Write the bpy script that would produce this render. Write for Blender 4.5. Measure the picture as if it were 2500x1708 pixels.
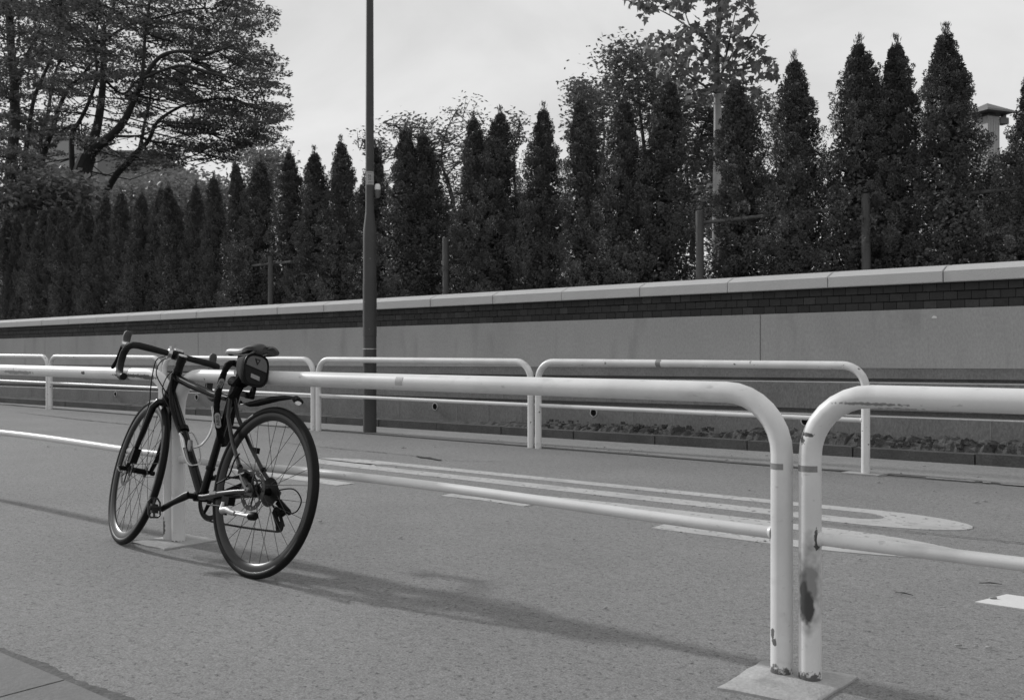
import bpy, math, random
import numpy as np
from mathutils import Vector, Matrix
R_ = math.radians
sc = bpy.context.scene
for o in list(bpy.data.objects): bpy.data.objects.remove(o)

# ------------------------------------------------------------------ camera
CAM_AZ, CAM_PITCH, CAM_H, F_PX = 2.2523, -0.0021, 0.8954, 2419.7
cam_d = bpy.data.cameras.new("camera"); cam = bpy.data.objects.new("camera", cam_d)
sc.collection.objects.link(cam); sc.camera = cam
cam.location = (0, 0, CAM_H)
_d = Vector((math.cos(CAM_AZ)*math.cos(CAM_PITCH), math.sin(CAM_AZ)*math.cos(CAM_PITCH), math.sin(CAM_PITCH)))
_r = Vector((math.sin(CAM_AZ), -math.cos(CAM_AZ), 0)); _u = _r.cross(_d)
cam.rotation_euler = _d.to_track_quat('-Z', 'Y').to_euler()
cam_d.sensor_width = 36; cam_d.lens = F_PX/2500*36
cam_d.clip_start = 0.05; cam_d.clip_end = 2000
cam_d.dof.use_dof = True; cam_d.dof.focus_distance = 3.7; cam_d.dof.aperture_fstop = 10.0

# ------------------------------------------------------------------ sky and sun
SUN_EL, SUN_AZ = R_(27), R_(182.5)       # direction TO the sun, azimuth from +X counter-clockwise
w = bpy.data.worlds.new("World"); sc.world = w; w.use_nodes = True
nt = w.node_tree; nt.nodes.clear()
N = nt.nodes.new; Lk = nt.links.new
out = N('ShaderNodeOutputWorld'); bg = N('ShaderNodeBackground'); sky = N('ShaderNodeTexSky')
sky.sky_type = 'NISHITA'; sky.sun_disc = False; sky.sun_elevation = SUN_EL
sky.sun_rotation = math.pi/2-SUN_AZ; sky.air_density = 1; sky.dust_density = 1.5
bw = N('ShaderNodeRGBToBW'); Lk(sky.outputs[0], bw.inputs[0])
tc = N('ShaderNodeTexCoord'); mp = N('ShaderNodeMapping'); mp.inputs['Scale'].default_value = (1.0, 1.0, 2.0)
Lk(tc.outputs['Generated'], mp.inputs[0])
nz = N('ShaderNodeTexNoise'); nz.inputs['Scale'].default_value = 3.0; nz.inputs['Detail'].default_value = 9; nz.inputs['Roughness'].default_value = .52
nz.inputs['Distortion'].default_value = .5
Lk(mp.outputs[0], nz.inputs['Vector'])
rp = N('ShaderNodeMapRange'); rp.inputs[1].default_value = .36; rp.inputs[2].default_value = .64; rp.inputs[3].default_value = 7.0; rp.inputs[4].default_value = 9.1
Lk(nz.outputs['Fac'], rp.inputs[0])
mx = N('ShaderNodeMix'); mx.data_type = 'FLOAT'; mx.inputs[0].default_value = .86
Lk(bw.outputs[0], mx.inputs[2]); Lk(rp.outputs[0], mx.inputs[3])
Lk(mx.outputs[0], bg.inputs['Color']); bg.inputs['Strength'].default_value = .1
Lk(bg.outputs[0], out.inputs['Surface'])
sd = bpy.data.lights.new("sun", 'SUN'); sun = bpy.data.objects.new("sun", sd); sc.collection.objects.link(sun)
sd.energy = 2.7; sd.angle = R_(2.2); sd.color = (1, 1, 1)
sv = Vector((math.cos(SUN_EL)*math.cos(SUN_AZ), math.cos(SUN_EL)*math.sin(SUN_AZ), math.sin(SUN_EL)))
sun.rotation_euler = sv.to_track_quat('Z', 'Y').to_euler(); sun.location = sv*30
sc.view_settings.view_transform = 'Standard'; sc.view_settings.look = 'None'
sc.view_settings.exposure = 0; sc.view_settings.gamma = 1; sc.view_settings.use_curve_mapping = False

# ------------------------------------------------------------------ helpers
col = sc.collection
rng = np.random.default_rng(7)

def at(px, py, depth):
    """a point of the place seen at photo pixel (px,py) and standing `depth` metres away along the view axis"""
    v = _d*depth + _r*((px-1250)/F_PX*depth) + _u*((854-py)/F_PX*depth)
    return np.array([v.x, v.y, v.z+CAM_H])
def on_y(px, py, Y):
    v = _d + _r*((px-1250)/F_PX) + _u*((854-py)/F_PX); t = Y/v.y
    return np.array([v.x*t, Y, CAM_H+v.z*t])

class MB:
    """collects shapes, builds ONE mesh object"""
    def __init__(s, T=None): s.v = []; s.f = []; s.T = T; s.m = []; s.mi = 0
    def add(s, vs, fs):
        n = len(s.v)
        for p in vs: s.v.append(tuple(s.T(p)) if s.T else tuple(p))
        for f in fs: s.f.append(tuple(i+n for i in f)); s.m.append(s.mi)
        return s
    def box(s, x0, x1, y0, y1, z0, z1, f=None):
        vs = [(x, y, z) for z in (z0, z1) for y in (y0, y1) for x in (x0, x1)]
        if f: vs = [f(p) for p in vs]
        return s.add(vs, [(0, 2, 3, 1), (4, 5, 7, 6), (0, 1, 5, 4), (2, 6, 7, 3), (0, 4, 6, 2), (1, 3, 7, 5)])
    def tube(s, pts, r, n=12, caps=True, flat=None, up=None):
        P = [np.array(p, float) for p in pts]; k = len(P)
        rr = [r]*k if np.isscalar(r) else list(r)
        tg = []
        for i in range(k):
            t = P[min(i+1, k-1)]-P[max(i-1, 0)]; tg.append(t/(np.linalg.norm(t)+1e-12))
        a = np.array(up if up is not None else ((0, 0, 1) if abs(tg[0][2]) < .9 else (1, 0, 0)), float)
        vs = []
        for i in range(k):
            a = a-tg[i]*(a@tg[i]); a /= np.linalg.norm(a)+1e-12; b = np.cross(tg[i], a)
            for j in range(n):
                th = 2*math.pi*j/n
                vs.append(P[i]+rr[i]*(a*math.cos(th)+b*math.sin(th)*(flat or 1)))
        fs = [(i*n+j, i*n+(j+1) % n, (i+1)*n+(j+1) % n, (i+1)*n+j) for i in range(k-1) for j in range(n)]
        if caps: fs += [tuple(range(n))[::-1], tuple((k-1)*n+j for j in range(n))]
        return s.add(vs, fs)
    def lathe(s, o, axis, prof, n=24, caps=False):
        """prof: list of (distance along axis, radius)"""
        o = np.array(o, float); ax = np.array(axis, float); ax /= np.linalg.norm(ax)
        a = np.cross(ax, (0, 0, 1) if abs(ax[2]) < .9 else (1, 0, 0)); a /= np.linalg.norm(a); b = np.cross(ax, a)
        vs = [o+ax*h+r*(a*math.cos(2*math.pi*j/n)+b*math.sin(2*math.pi*j/n)) for h, r in prof for j in range(n)]
        fs = [(i*n+j, i*n+(j+1) % n, (i+1)*n+(j+1) % n, (i+1)*n+j) for i in range(len(prof)-1) for j in range(n)]
        if caps: fs += [tuple(range(n))[::-1], tuple((len(prof)-1)*n+j for j in range(n))]
        return s.add(vs, fs)
    def prism(s, poly, z0, z1, f=None):
        n = len(poly); vs = [(x, y, z0) for x, y in poly]+[(x, y, z1) for x, y in poly]
        if f: vs = [f(p) for p in vs]
        return s.add(vs, [tuple(range(n))[::-1], tuple(range(n, 2*n))]+[(i, (i+1) % n, n+(i+1) % n, n+i) for i in range(n)])
    def build(s, name, mat, parent=None, sharp=35, loc=None, smooth=True):
        me = bpy.data.meshes.new(name)
        V = np.array(s.v, float)
        if loc is not None: V = V-np.array(loc)
        me.from_pydata([tuple(p) for p in V], [], s.f)
        for m_ in (mat if isinstance(mat, (list, tuple)) else [mat]): me.materials.append(m_)
        if isinstance(mat, (list, tuple)): me.polygons.foreach_set('material_index', s.m)
        if smooth:
            me.shade_smooth()
            if sharp: me.set_sharp_from_angle(angle=R_(sharp))
        me.update()
        o = bpy.data.objects.new(name, me); col.objects.link(o)
        if loc is not None: o.location = loc
        if parent is not None: o.parent = parent
        return o

def tag(o, label=None, cat=None, group=None, kind=None):
    if label: o['label'] = label
    if cat: o['category'] = cat
    if group: o['group'] = group
    if kind: o['kind'] = kind
    return o
def empty(name, loc=(0, 0, 0)):
    o = bpy.data.objects.new(name, None); o.location = loc; o.empty_display_size = .2; col.objects.link(o); return o
def fast_mesh(name, V, F4, mat, parent=None, quads=True):
    """numpy mesh of loose leaf faces"""
    me = bpy.data.meshes.new(name); nf = len(F4); k = F4.shape[1]
    me.vertices.add(len(V)); me.vertices.foreach_set('co', V.astype(np.float32).ravel())
    me.loops.add(nf*k); me.loops.foreach_set('vertex_index', F4.astype(np.int32).ravel())
    me.polygons.add(nf); me.polygons.foreach_set('loop_start', (np.arange(nf)*k).astype(np.int32))
    me.materials.append(mat); me.update(calc_edges=True); me.validate()
    o = bpy.data.objects.new(name, me); col.objects.link(o)
    if parent is not None: o.parent = parent
    return o
def copy_obj(o, parent=None):
    c = o.copy(); col.objects.link(c)
    if parent is not None: c.parent = parent
    return c
def copy_tree(root):
    c = copy_obj(root)
    for ch in root.children:
        d = copy_obj(ch, c)
        for g in ch.children: copy_obj(g, d)
    return c

# ------------------------------------------------------------------ materials (the photograph is black and white: all greys)
def g3(v): return (v, v, v, 1)
def mat(name, v, rough=.6, metal=0, var=0, scale=8, var2=0, scale2=60, bump=0, bscale=80, spec=.5, stretch=None, coat=0, sss=0):
    m = bpy.data.materials.new(name); m.use_nodes = True; t = m.node_tree; b = t.nodes['Principled BSDF']
    b.inputs['Roughness'].default_value = rough; b.inputs['Metallic'].default_value = metal
    b.inputs['Specular IOR Level'].default_value = spec; b.inputs['Coat Weight'].default_value = coat
    b.inputs['Base Color'].default_value = g3(v)
    if var or var2 or bump:
        tc = t.nodes.new('ShaderNodeTexCoord'); mp = t.nodes.new('ShaderNodeMapping')
        t.links.new(tc.outputs['Object'], mp.inputs[0])
        if stretch: mp.inputs['Scale'].default_value = stretch
        last = None
        for a, s_, det in ((var, scale, 5), (var2, scale2, 3)):
            if not a: continue
            nz = t.nodes.new('ShaderNodeTexNoise'); nz.inputs['Scale'].default_value = s_; nz.inputs['Detail'].default_value = det
            nz.inputs['Roughness'].default_value = .6
            t.links.new(mp.outputs[0], nz.inputs['Vector'])
            mr = t.nodes.new('ShaderNodeMapRange'); mr.inputs[1].default_value = .25; mr.inputs[2].default_value = .75
            mr.inputs[3].default_value = 1-a; mr.inputs[4].default_value = 1+a
            t.links.new(nz.outputs['Fac'], mr.inputs[0])
            if last is None:
                ml = t.nodes.new('ShaderNodeMath'); ml.operation = 'MULTIPLY'; ml.inputs[0].default_value = v; t.links.new(mr.outputs[0], ml.inputs[1])
            else:
                ml = t.nodes.new('ShaderNodeMath'); ml.operation = 'MULTIPLY'; t.links.new(last, ml.inputs[0]); t.links.new(mr.outputs[0], ml.inputs[1])
            last = ml.outputs[0]
        if last is not None: t.links.new(last, b.inputs['Base Color'])
        if bump:
            nz = t.nodes.new('ShaderNodeTexNoise'); nz.inputs['Scale'].default_value = bscale; nz.inputs['Detail'].default_value = 4
            t.links.new(mp.outputs[0], nz.inputs['Vector'])
            bp = t.nodes.new('ShaderNodeBump'); bp.inputs['Strength'].default_value = bump; bp.inputs['Distance'].default_value = .01
            t.links.new(nz.outputs['Fac'], bp.inputs['Height']); t.links.new(bp.outputs[0], b.inputs['Normal'])
        m['col'] = 1
    return m
def colour_socket(m):
    b = m.node_tree.nodes['Principled BSDF']; s = b.inputs['Base Color']
    return b, (s.links[0].from_socket if s.is_linked else None)
def add_mask(m, mask_fn, dark):
    """blend the base colour to `dark` by a mask socket made by mask_fn(tree) -> socket"""
    t = m.node_tree; b, cur = colour_socket(m); k = mask_fn(t)
    mx = t.nodes.new('ShaderNodeMix'); mx.data_type = 'FLOAT'; t.links.new(k, mx.inputs[0])
    if cur is not None: t.links.new(cur, mx.inputs[2])
    else: mx.inputs[2].default_value = b.inputs['Base Color'].default_value[0]
    mx.inputs[3].default_value = dark
    t.links.new(mx.outputs[0], b.inputs['Base Color'])
def noise_mask(scale, lo, hi, stretch=(1, 1, 1), seed=0., det=4):
    def fn(t):
        tc = t.nodes.new('ShaderNodeTexCoord'); mp = t.nodes.new('ShaderNodeMapping'); mp.inputs['Scale'].default_value = stretch
        mp.inputs['Location'].default_value = (seed, seed*.7, seed*1.3)
        t.links.new(tc.outputs['Object'], mp.inputs[0])
        nz = t.nodes.new('ShaderNodeTexNoise'); nz.inputs['Scale'].default_value = scale; nz.inputs['Detail'].default_value = det
        t.links.new(mp.outputs[0], nz.inputs['Vector'])
        mr = t.nodes.new('ShaderNodeMapRange'); mr.inputs[1].default_value = lo; mr.inputs[2].default_value = hi
        t.links.new(nz.outputs['Fac'], mr.inputs[0]); return mr.outputs[0]
    return fn
def spot_mask(c, s, noise=.35, nscale=25, soft=.35):
    """soft blob of its own at world/object point c with half sizes s, edge broken by noise"""
    def fn(t):
        tc = t.nodes.new('ShaderNodeTexCoord'); mp = t.nodes.new('ShaderNodeMapping')
        mp.inputs['Scale'].default_value = tuple(1/q for q in s); mp.inputs['Location'].default_value = tuple(-a/b for a, b in zip(c, s))
        t.links.new(tc.outputs['Object'], mp.inputs[0])
        ln = t.nodes.new('ShaderNodeVectorMath'); ln.operation = 'LENGTH'; t.links.new(mp.outputs[0], ln.inputs[0])
        nz = t.nodes.new('ShaderNodeTexNoise'); nz.inputs['Scale'].default_value = nscale; t.links.new(tc.outputs['Object'], nz.inputs['Vector'])
        ad = t.nodes.new('ShaderNodeMath'); ad.operation = 'MULTIPLY_ADD'; ad.inputs[1].default_value = noise*2
        t.links.new(nz.outputs['Fac'], ad.inputs[0]); t.links.new(ln.outputs['Value'], ad.inputs[2])
        mr = t.nodes.new('ShaderNodeMapRange'); mr.inputs[1].default_value = 1+noise; mr.inputs[2].default_value = 1+noise-soft
        t.links.new(ad.outputs[0], mr.inputs[0]); return mr.outputs[0]
    return fn

# asphalt: pale worn aggregate with dark pits
def asphalt(name, v, contrast=1.0):
    m = mat(name, v, rough=.92, var=.08, scale=.9, spec=.25); t = m.node_tree; b, cur = colour_socket(m)
    tc = t.nodes.new('ShaderNodeTexCoord')
    def nz(s, d, r=.6, vec=None):
        n = t.nodes.new('ShaderNodeTexNoise'); n.inputs['Scale'].default_value = s; n.inputs['Detail'].default_value = d; n.inputs['Roughness'].default_value = r
        t.links.new(vec or tc.outputs['Object'], n.inputs['Vector']); return n.outputs['Fac']
    def mr(s, a, b_, c, d):
        n = t.nodes.new('ShaderNodeMapRange'); n.inputs[1].default_value = a; n.inputs[2].default_value = b_; n.inputs[3].default_value = c; n.inputs[4].default_value = d
        t.links.new(s, n.inputs[0]); return n.outputs[0]
    def mul(a, b_):
        n = t.nodes.new('ShaderNodeMath'); n.operation = 'MULTIPLY'; t.links.new(a, n.inputs[0]); t.links.new(b_, n.inputs[1]); return n.outputs[0]
    grain = mr(nz(150, 4, .75), .3, .7, 1-.44*contrast, 1+.44*contrast)
    pits = mr(nz(46, 6, .7), .30, .455, 1-.78*contrast, 1.03)
    blot = mul(mul(mr(nz(20, 5, .7), .3, .7, .88, 1.12), mr(nz(58, 3, .7), .3, .7, .84, 1.16)), mr(nz(1.6, 4, .6), .35, .7, .95, 1.05))
    sx = t.nodes.new('ShaderNodeSeparateXYZ'); t.links.new(tc.outputs['Object'], sx.inputs[0])
    wb_ = t.nodes.new('ShaderNodeMath'); wb_.operation = 'MULTIPLY_ADD'; wb_.inputs[1].default_value = .5; t.links.new(nz(.8, 3), wb_.inputs[0]); t.links.new(sx.outputs['Y'], wb_.inputs[2])
    band_ = mr(wb_.outputs[0], 6.3, 7.3, 1.0, .86)
    c = mul(mul(mul(mul(cur, grain), pits), blot), band_)
    t.links.new(c, b.inputs['Base Color'])
    bp = t.nodes.new('ShaderNodeBump'); bp.inputs['Strength'].default_value = .55*contrast; bp.inputs['Distance'].default_value = .006
    t.links.new(nz(95, 4, .7), bp.inputs['Height']); t.links.new(bp.outputs[0], b.inputs['Normal'])
    return m
M = {}
M['asphalt'] = asphalt('asphalt', .205)
M['gutter'] = asphalt('gutter_concrete', .27, .6)
M['soil'] = mat('soil', .05, .95, var=.3, scale=3, bump=.5, bscale=20)
M['paint'] = mat('road_paint', .42, .75, var=.07, scale=6, var2=.08, scale2=120, bump=.15, bscale=120, spec=.3)
add_mask(M['paint'], noise_mask(26, .60, .64, seed=3.1, det=8), .2)
add_mask(M['paint'], noise_mask(5, .52, .75, seed=7.1), .33)
M['paint_new'] = mat('road_paint_fresh', .62, .7, var2=.05, scale2=100, spec=.3)
M['slab'] = mat('kerb_slab', .155, .85, var=.12, scale=6, var2=.12, scale2=90, bump=.25, bscale=90, spec=.25)
M['kerb'] = mat('kerb_dark', .085, .9, var=.25, scale=5, var2=.25, scale2=60, bump=.4, bscale=60, spec=.2)
M['rubble'] = mat('rubble', .075, .95, var=.45, scale=16, var2=.4, scale2=70, bump=.9, bscale=50, spec=.2)
M['coping'] = mat('coping_stone', .45, .85, var=.05, scale=3, var2=.10, scale2=120, bump=.35, bscale=110, spec=.3)
M['render'] = mat('wall_render', .34, .9, var=.10, scale=1.7, var2=.13, scale2=70, bump=.3, bscale=70, spec=.2, stretch=(1, 1, .45))
add_mask(M['render'], noise_mask(3.1, .56, .86, stretch=(1.7, 1, .35), seed=5), .24)
M['granite'] = mat('wall_lower', .185, .9, var=.14, scale=2.5, var2=.24, scale2=80, bump=.35, bscale=80, spec=.2, stretch=(1, 1, .5))
M['ledge'] = mat('ledge', .5, .8, var=.1, scale=8)
M['pad'] = mat('footing_concrete', .36, .9, var=.16, scale=9, var2=.12, scale2=90, bump=.35, bscale=70, spec=.2)
add_mask(M['pad'], noise_mask(11, .55, .75, seed=2), .24)
M['pole'] = mat('pole_paint', .048, .55, var=.16, scale=5, var2=.08, scale2=60, spec=.4)
add_mask(M['pole'], noise_mask(30, .70, .72, seed=8), .14)
M['tape'] = mat('grey_tape', .21, .6, var=.15, scale=60)
M['sticker'] = mat('sticker', .33, .5, var=.1, scale=60)
M['ink'] = mat('ink', .04, .6)
M['void'] = mat('void', .008, .95, spec=.1)
M['steel'] = mat('steel', .5, .35, metal=.8, var=.1, scale=40)
M['alu'] = mat('alu_dark', .22, .35, metal=.9, var=.15, scale=60)
M['white_plastic'] = mat('white_plastic', .7, .4)
M['dark_plastic'] = mat('dark_plastic', .09, .5)
M['wood'] = mat('stake_wood', .075, .85, var=.25, scale=6, stretch=(8, 8, 1), bump=.3, bscale=30)
M['bamboo'] = mat('bamboo', .10, .7, var=.25, scale=6)
def leaf_mat(name, v, trans=.25, rough=.55, var=.35, scale=3.0):
    m = mat(name, v, rough, var=var, scale=scale, var2=.25, scale2=35, spec=.35)
    t = m.node_tree; b, cur = colour_socket(m); o = [n for n in t.nodes if n.type == 'OUTPUT_MATERIAL'][0]
    tr = t.nodes.new('ShaderNodeBsdfTranslucent'); mixs = t.nodes.new('ShaderNodeMixShader'); mixs.inputs[0].default_value = trans
    t.links.new(cur, tr.inputs['Color']); t.links.new(b.outputs[0], mixs.inputs[1]); t.links.new(tr.outputs[0], mixs.inputs[2]); t.links.new(mixs.outputs[0], o.inputs['Surface'])
    return m
M['conifer'] = leaf_mat('conifer_leaf', .092, .05)
M['leaf_big'] = leaf_mat('plane_tree_leaf', .13, .4, scale=1.2)
M['leaf_small'] = leaf_mat('small_leaf', .11, .35)
M['leaf_zelkova'] = leaf_mat('broad_tree_leaf', .14, .4, scale=.6)
M['leaf_shrub'] = leaf_mat('shrub_leaf', .24, .3)
M['bark'] = mat('bark_dark', .03, .9, var=.3, scale=6, bump=.4, bscale=20)
M['bark_pale'] = mat('bark_pale', .36, .8, var=.2, scale=7, stretch=(1, 1, .6), bump=.2, bscale=20)
M['bark_twig'] = mat('bark_twig', .07, .8, var=.2, scale=6)
M['bldg'] = mat('building_grey', .18, .9, var=.05, scale=.6)
M['bldg2'] = mat('building_pale', .3, .9, var=.05, scale=.6)
M['win'] = mat('window_dark', .06, .2)
M['roof'] = mat('roof_metal', .1, .5, var=.1, scale=5)

# white guard-rail paint: grime, chips, rust at the foot
def rail_paint(name, seed, chips=.735, foot=True, extra=()):
    m = mat(name, .66, .42, var=.05, scale=7, var2=.02, scale2=120, spec=.5)
    add_mask(m, noise_mask(16, .60, .9, stretch=(.5, 1, 1), seed=seed+4), .42)
    add_mask(m, noise_mask(24, chips-.012, chips+.008, stretch=(.8, 1, 1), seed=seed), .08)
    add_mask(m, noise_mask(60, .66, .74, stretch=(.35, 1, 1), seed=seed+9), .46)
    add_mask(m, noise_mask(4, .5, .85, seed=seed+2), .52)
    for fn, dk in extra: add_mask(m, fn, dk)
    return m
# ------------------------------------------------------------------ ground, road, kerbs
def gz(x, y):
    s = min(1, max(0, (y-7.15)/.9)); s = s*s*(3-2*s)
    return s*.006*(max(-60, min(6, x))+2)
def sheet(name, xs, ys, fz, m, kind='structure', dz=0):
    b = MB(); vs = [(x, y, fz(x, y)+dz) for y in ys for x in xs]; n = len(xs)
    b.add(vs, [(j*n+i, j*n+i+1, (j+1)*n+i+1, (j+1)*n+i) for j in range(len(ys)-1) for i in range(n-1)])
    o = b.build(name, m, sharp=None); return tag(o, kind=kind)
xs = list(np.concatenate([[-300, -150], np.arange(-60, 20, 2.), [30, 80, 300]]))
tag(sheet('road', xs, [-120, -40, -10, -2, 1.318], gz, M['asphalt']))
g = sheet('asphalt_road', xs, [1.318, 3, 5, 7.15, 7.3, 7.5, 7.7, 7.9, 8.05, 8.3, 8.6, 12, 300], gz, M['asphalt'])
bpy.data.objects['road'].name = 'near_pavement'; g.name = 'road'
# paler strip of paving between the far fence and the kerb
def wob(x, a=.02, k=3.): return a*(math.sin(x*k)+.6*math.sin(x*k*2.7+1))
b = MB(); xx = np.arange(-60, 12, .25); vs = []
for x in xx: vs += [(x, 7.17+wob(x, .012, 2.3), gz(x, 7.2)+.004), (x, 7.5, gz(x, 7.5)+.004), (x, 7.8, gz(x, 7.8)+.004), (x, 8.09, gz(x, 8.09)+.004)]
b.add(vs, [(i*4+j, (i+1)*4+j, (i+1)*4+j+1, i*4+j+1) for i in range(len(xx)-1) for j in range(3)])
tag(b.build('gutter_strip', M['gutter'], sharp=None), kind='structure')
# dark seam of dirt along the far fence foot
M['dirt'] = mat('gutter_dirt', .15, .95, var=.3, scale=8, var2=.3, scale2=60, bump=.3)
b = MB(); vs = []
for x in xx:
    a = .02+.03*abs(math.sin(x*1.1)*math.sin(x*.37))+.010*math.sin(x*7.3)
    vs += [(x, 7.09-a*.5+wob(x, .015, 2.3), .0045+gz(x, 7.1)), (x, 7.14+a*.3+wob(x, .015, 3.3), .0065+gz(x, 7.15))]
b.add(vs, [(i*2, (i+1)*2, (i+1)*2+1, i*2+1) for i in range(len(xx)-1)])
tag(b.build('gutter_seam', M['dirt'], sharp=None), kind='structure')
# kerb stones with joints (dark, far side)
b = MB(); x = -60.3
while x < 9:
    j = .006; f = lambda p: (p[0], p[1], p[2]+gz(p[0], 8.1))
    b.box(x+j, x+.94-j, 8.10+rng.normal()*.004, 8.22, -.1, .088+rng.normal()*.003, f); x += .94
tag(b.build('far_kerb', M['kerb']), kind='structure')
# near kerb slabs, bottom left, with joints
b = MB(); x = -2.575-.61*40
while x < 6:
    b.box(x+.004, x+.61-.004, .86, 1.292, -.1, .016+rng.normal()*.001); x += .61
tag(b.build('near_kerb', M['slab']), kind='structure')
b = MB(); xx2 = np.arange(-12, 4, .02); vs = []  # ragged strip, darker than the asphalt, laid along the slab edge
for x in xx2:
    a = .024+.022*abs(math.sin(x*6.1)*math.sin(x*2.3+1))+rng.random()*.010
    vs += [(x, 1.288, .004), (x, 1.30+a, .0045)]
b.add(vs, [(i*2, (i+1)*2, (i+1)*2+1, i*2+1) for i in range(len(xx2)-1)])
tag(b.build('near_kerb_edge_strip', mat('kerb_edge_tone', .085, .95, var=.35, scale=30, var2=.3, scale2=120, bump=.3), sharp=None), kind='structure')
# rubble and dirt in the strip at the wall foot
b = MB(); nx = 1500; X = np.linspace(-20, 4.5, nx); ny = 9; vs = []
Nz = rng.normal(size=(nx+8, ny+8)); ker = np.array([1, 2, 1])/4.
def smooth_(A, k):
    for _ in range(k): A = np.apply_along_axis(lambda v: np.convolve(v, ker, 'same'), 0, A); A = np.apply_along_axis(lambda v: np.convolve(v, ker, 'same'), 1, A)
    return A/A.std()
Na = smooth_(Nz, 5); Nb = smooth_(rng.normal(size=(nx+8, ny+8)), 1); Nc = np.repeat(rng.normal(size=(nx//14+2)), 14)
for i, x in enumerate(X):
    k = max(0, min(1, (x+7.5)/3)); hgt = .024+.060*k+.011*k*Nc[i]
    if i % 14 == 0: hgt -= .03*k
    if -4.72 < x < -4.22: hgt = .03
    for j in range(ny):
        y = 8.215+.265*j/(ny-1); t_ = min(1, (j/(ny-1))*3.6)**.5
        vs.append((x, y+.006*Nb[i, j], gz(x, 8.3)+.070+hgt*t_+(.009*Na[i+3, j+3]+.0045*Nb[i+3, j+3])*(.3+k)*(j > 0)))
b.add(vs, [(i*ny+j, (i+1)*ny+j, (i+1)*ny+j+1, i*ny+j+1) for i in range(nx-1) for j in range(ny-1)])
for k in range(500):
    x = rng.uniform(-6.5, 4); s_ = rng.uniform(.006, .020); y = rng.uniform(8.23, 8.34); z = gz(x, 8.3)+.09+rng.uniform(0, .08)
    vs = [(x+s_*rng.uniform(.8, 1.5)*a, y+s_*rng.uniform(.6, 1)*b_, z+s_*rng.uniform(.5, 1)*c_) for a in (-1, 1) for b_ in (-1, 1) for c_ in (-1, 1)]
    b.add(vs, [(0, 1, 3, 2), (4, 6, 7, 5), (0, 4, 5, 1), (2, 3, 7, 6), (0, 2, 6, 4), (1, 5, 7, 3)])
tag(b.build('wall_foot_rubble', M['rubble'], smooth=False), 'grey mossy rubble and dirt lying between dark kerb and wall foot', kind='stuff')

# ---- painted "30", stretched along the road, read by traffic driving away to the left
def ring_poly(outer, inner, z):
    n = len(outer); sl = lambda p: (p[0], p[1]-(.08*min(1, max(0, (-p[0]-2)/3)) if p[1] > 5.25 else 0)); outer = [sl(p) for p in outer]; inner = [sl(p) for p in inner]
    vs = [(x, y, z) for x, y in outer]+[(x, y, z) for x, y in inner]+[(x, y, -.004) for x, y in outer]+[(x, y, -.004) for x, y in inner]
    return vs, [(i, (i+1) % n, n+(i+1) % n, n+i) for i in range(n)]+[(i, 2*n+i, 2*n+(i+1) % n, (i+1) % n) for i in range(n)]+[(n+i, n+(i+1) % n, 3*n+(i+1) % n, 3*n+i) for i in range(n)]
def stadium(x0, x1, y0, y1, rx, n=14):
    pts = []; cy = (y0+y1)/2; ry = (y1-y0)/2
    for k in range(n+1):
        a = -math.pi/2+math.pi*k/n; pts.append((x1-rx+rx*math.cos(a), cy+ry*math.sin(a)))
    for k in range(n+1):
        a = math.pi/2+math.pi*k/n; pts.append((x0+rx+rx*math.cos(a), cy+ry*math.sin(a)))
    return pts
b = MB()
b.add(*ring_poly(stadium(-6.30, -1.32, 5.0, 5.50, .55), stadium(-5.60, -1.76, 5.165, 5.375, .12), .004))
tag(b.build('road_marking', M['paint'], smooth=False), 'long thin worn white zero painted on the road beside the far fence', 'road marking', 'speed numerals painted on the road')
def strip_poly(path, wd, z):
    vs = []; k = len(path)
    for i, (x, y) in enumerate(path):
        a = path[max(i-1, 0)]; c = path[min(i+1, k-1)]; dx, dy = c[0]-a[0], c[1]-a[1]; L = math.hypot(dx, dy)
        # widths stretched with the lettering: thin across, long along
        nx_, ny_ = -dy/L, dx/L; wx = wd[0]*nx_; wy = wd[1]*ny_
        vs += [(x+wx, y+wy, z), (x-wx, y-wy, z), (x+wx, y+wy, -.004), (x-wx, y-wy, -.004)]
    return vs, sum([[(i*4, i*4+1, i*4+5, i*4+4), (i*4, i*4+4, i*4+6, i*4+2), (i*4+1, i*4+3, i*4+7, i*4+5)] for i in range(k-1)], [])+[(0, 2, 3, 1), (4*k-4, 4*k-3, 4*k-1, 4*k-2)]
path = [(-4.93, 4.35), (-5.16, 4.355)]+[(-5.75-.42*math.sin(a), 4.545-.185*math.cos(a)) for a in np.linspace(0, math.pi, 14)] \
     + [(-5.2, 4.735), (-4.5, 4.73), (-4.0, 4.69), (-3.85, 4.60), (-3.79, 4.40)]
path2 = [(-3.79, 4.40), (-3.74, 4.60), (-3.6, 4.69), (-3.1, 4.735), (-2.4, 4.74)]+[(-1.88+.42*math.sin(a), 4.53+.2*math.cos(a)) for a in np.linspace(0, math.pi, 14)]+[(-2.56, 4.325)]
b = MB(); b.add(*strip_poly(path, (.33, .07), .004)); b.add(*strip_poly(path2, (.33, .075), .0045))
tag(b.build('road_marking', M['paint'], smooth=False), 'long stretched white three painted on the road seen under the near rail', 'road marking', 'speed numerals painted on the road')
b = MB(); b.prism([(-.93, 3.73), (2.6, 3.80), (2.6, 3.98), (-.87, 3.92)], -.004, .004)
tag(b.build('road_marking', M['paint_new'], smooth=False), 'bright white painted stripe on the road at right picture edge', 'road marking')
for x0, x1, y in ((-2.07, -1.76, 7.06), (-1.70, -1.62, 7.055), (-1.60, -1.28, 7.045), (-1.22, -.9, 7.03)):
    pass
b = MB()
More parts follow.
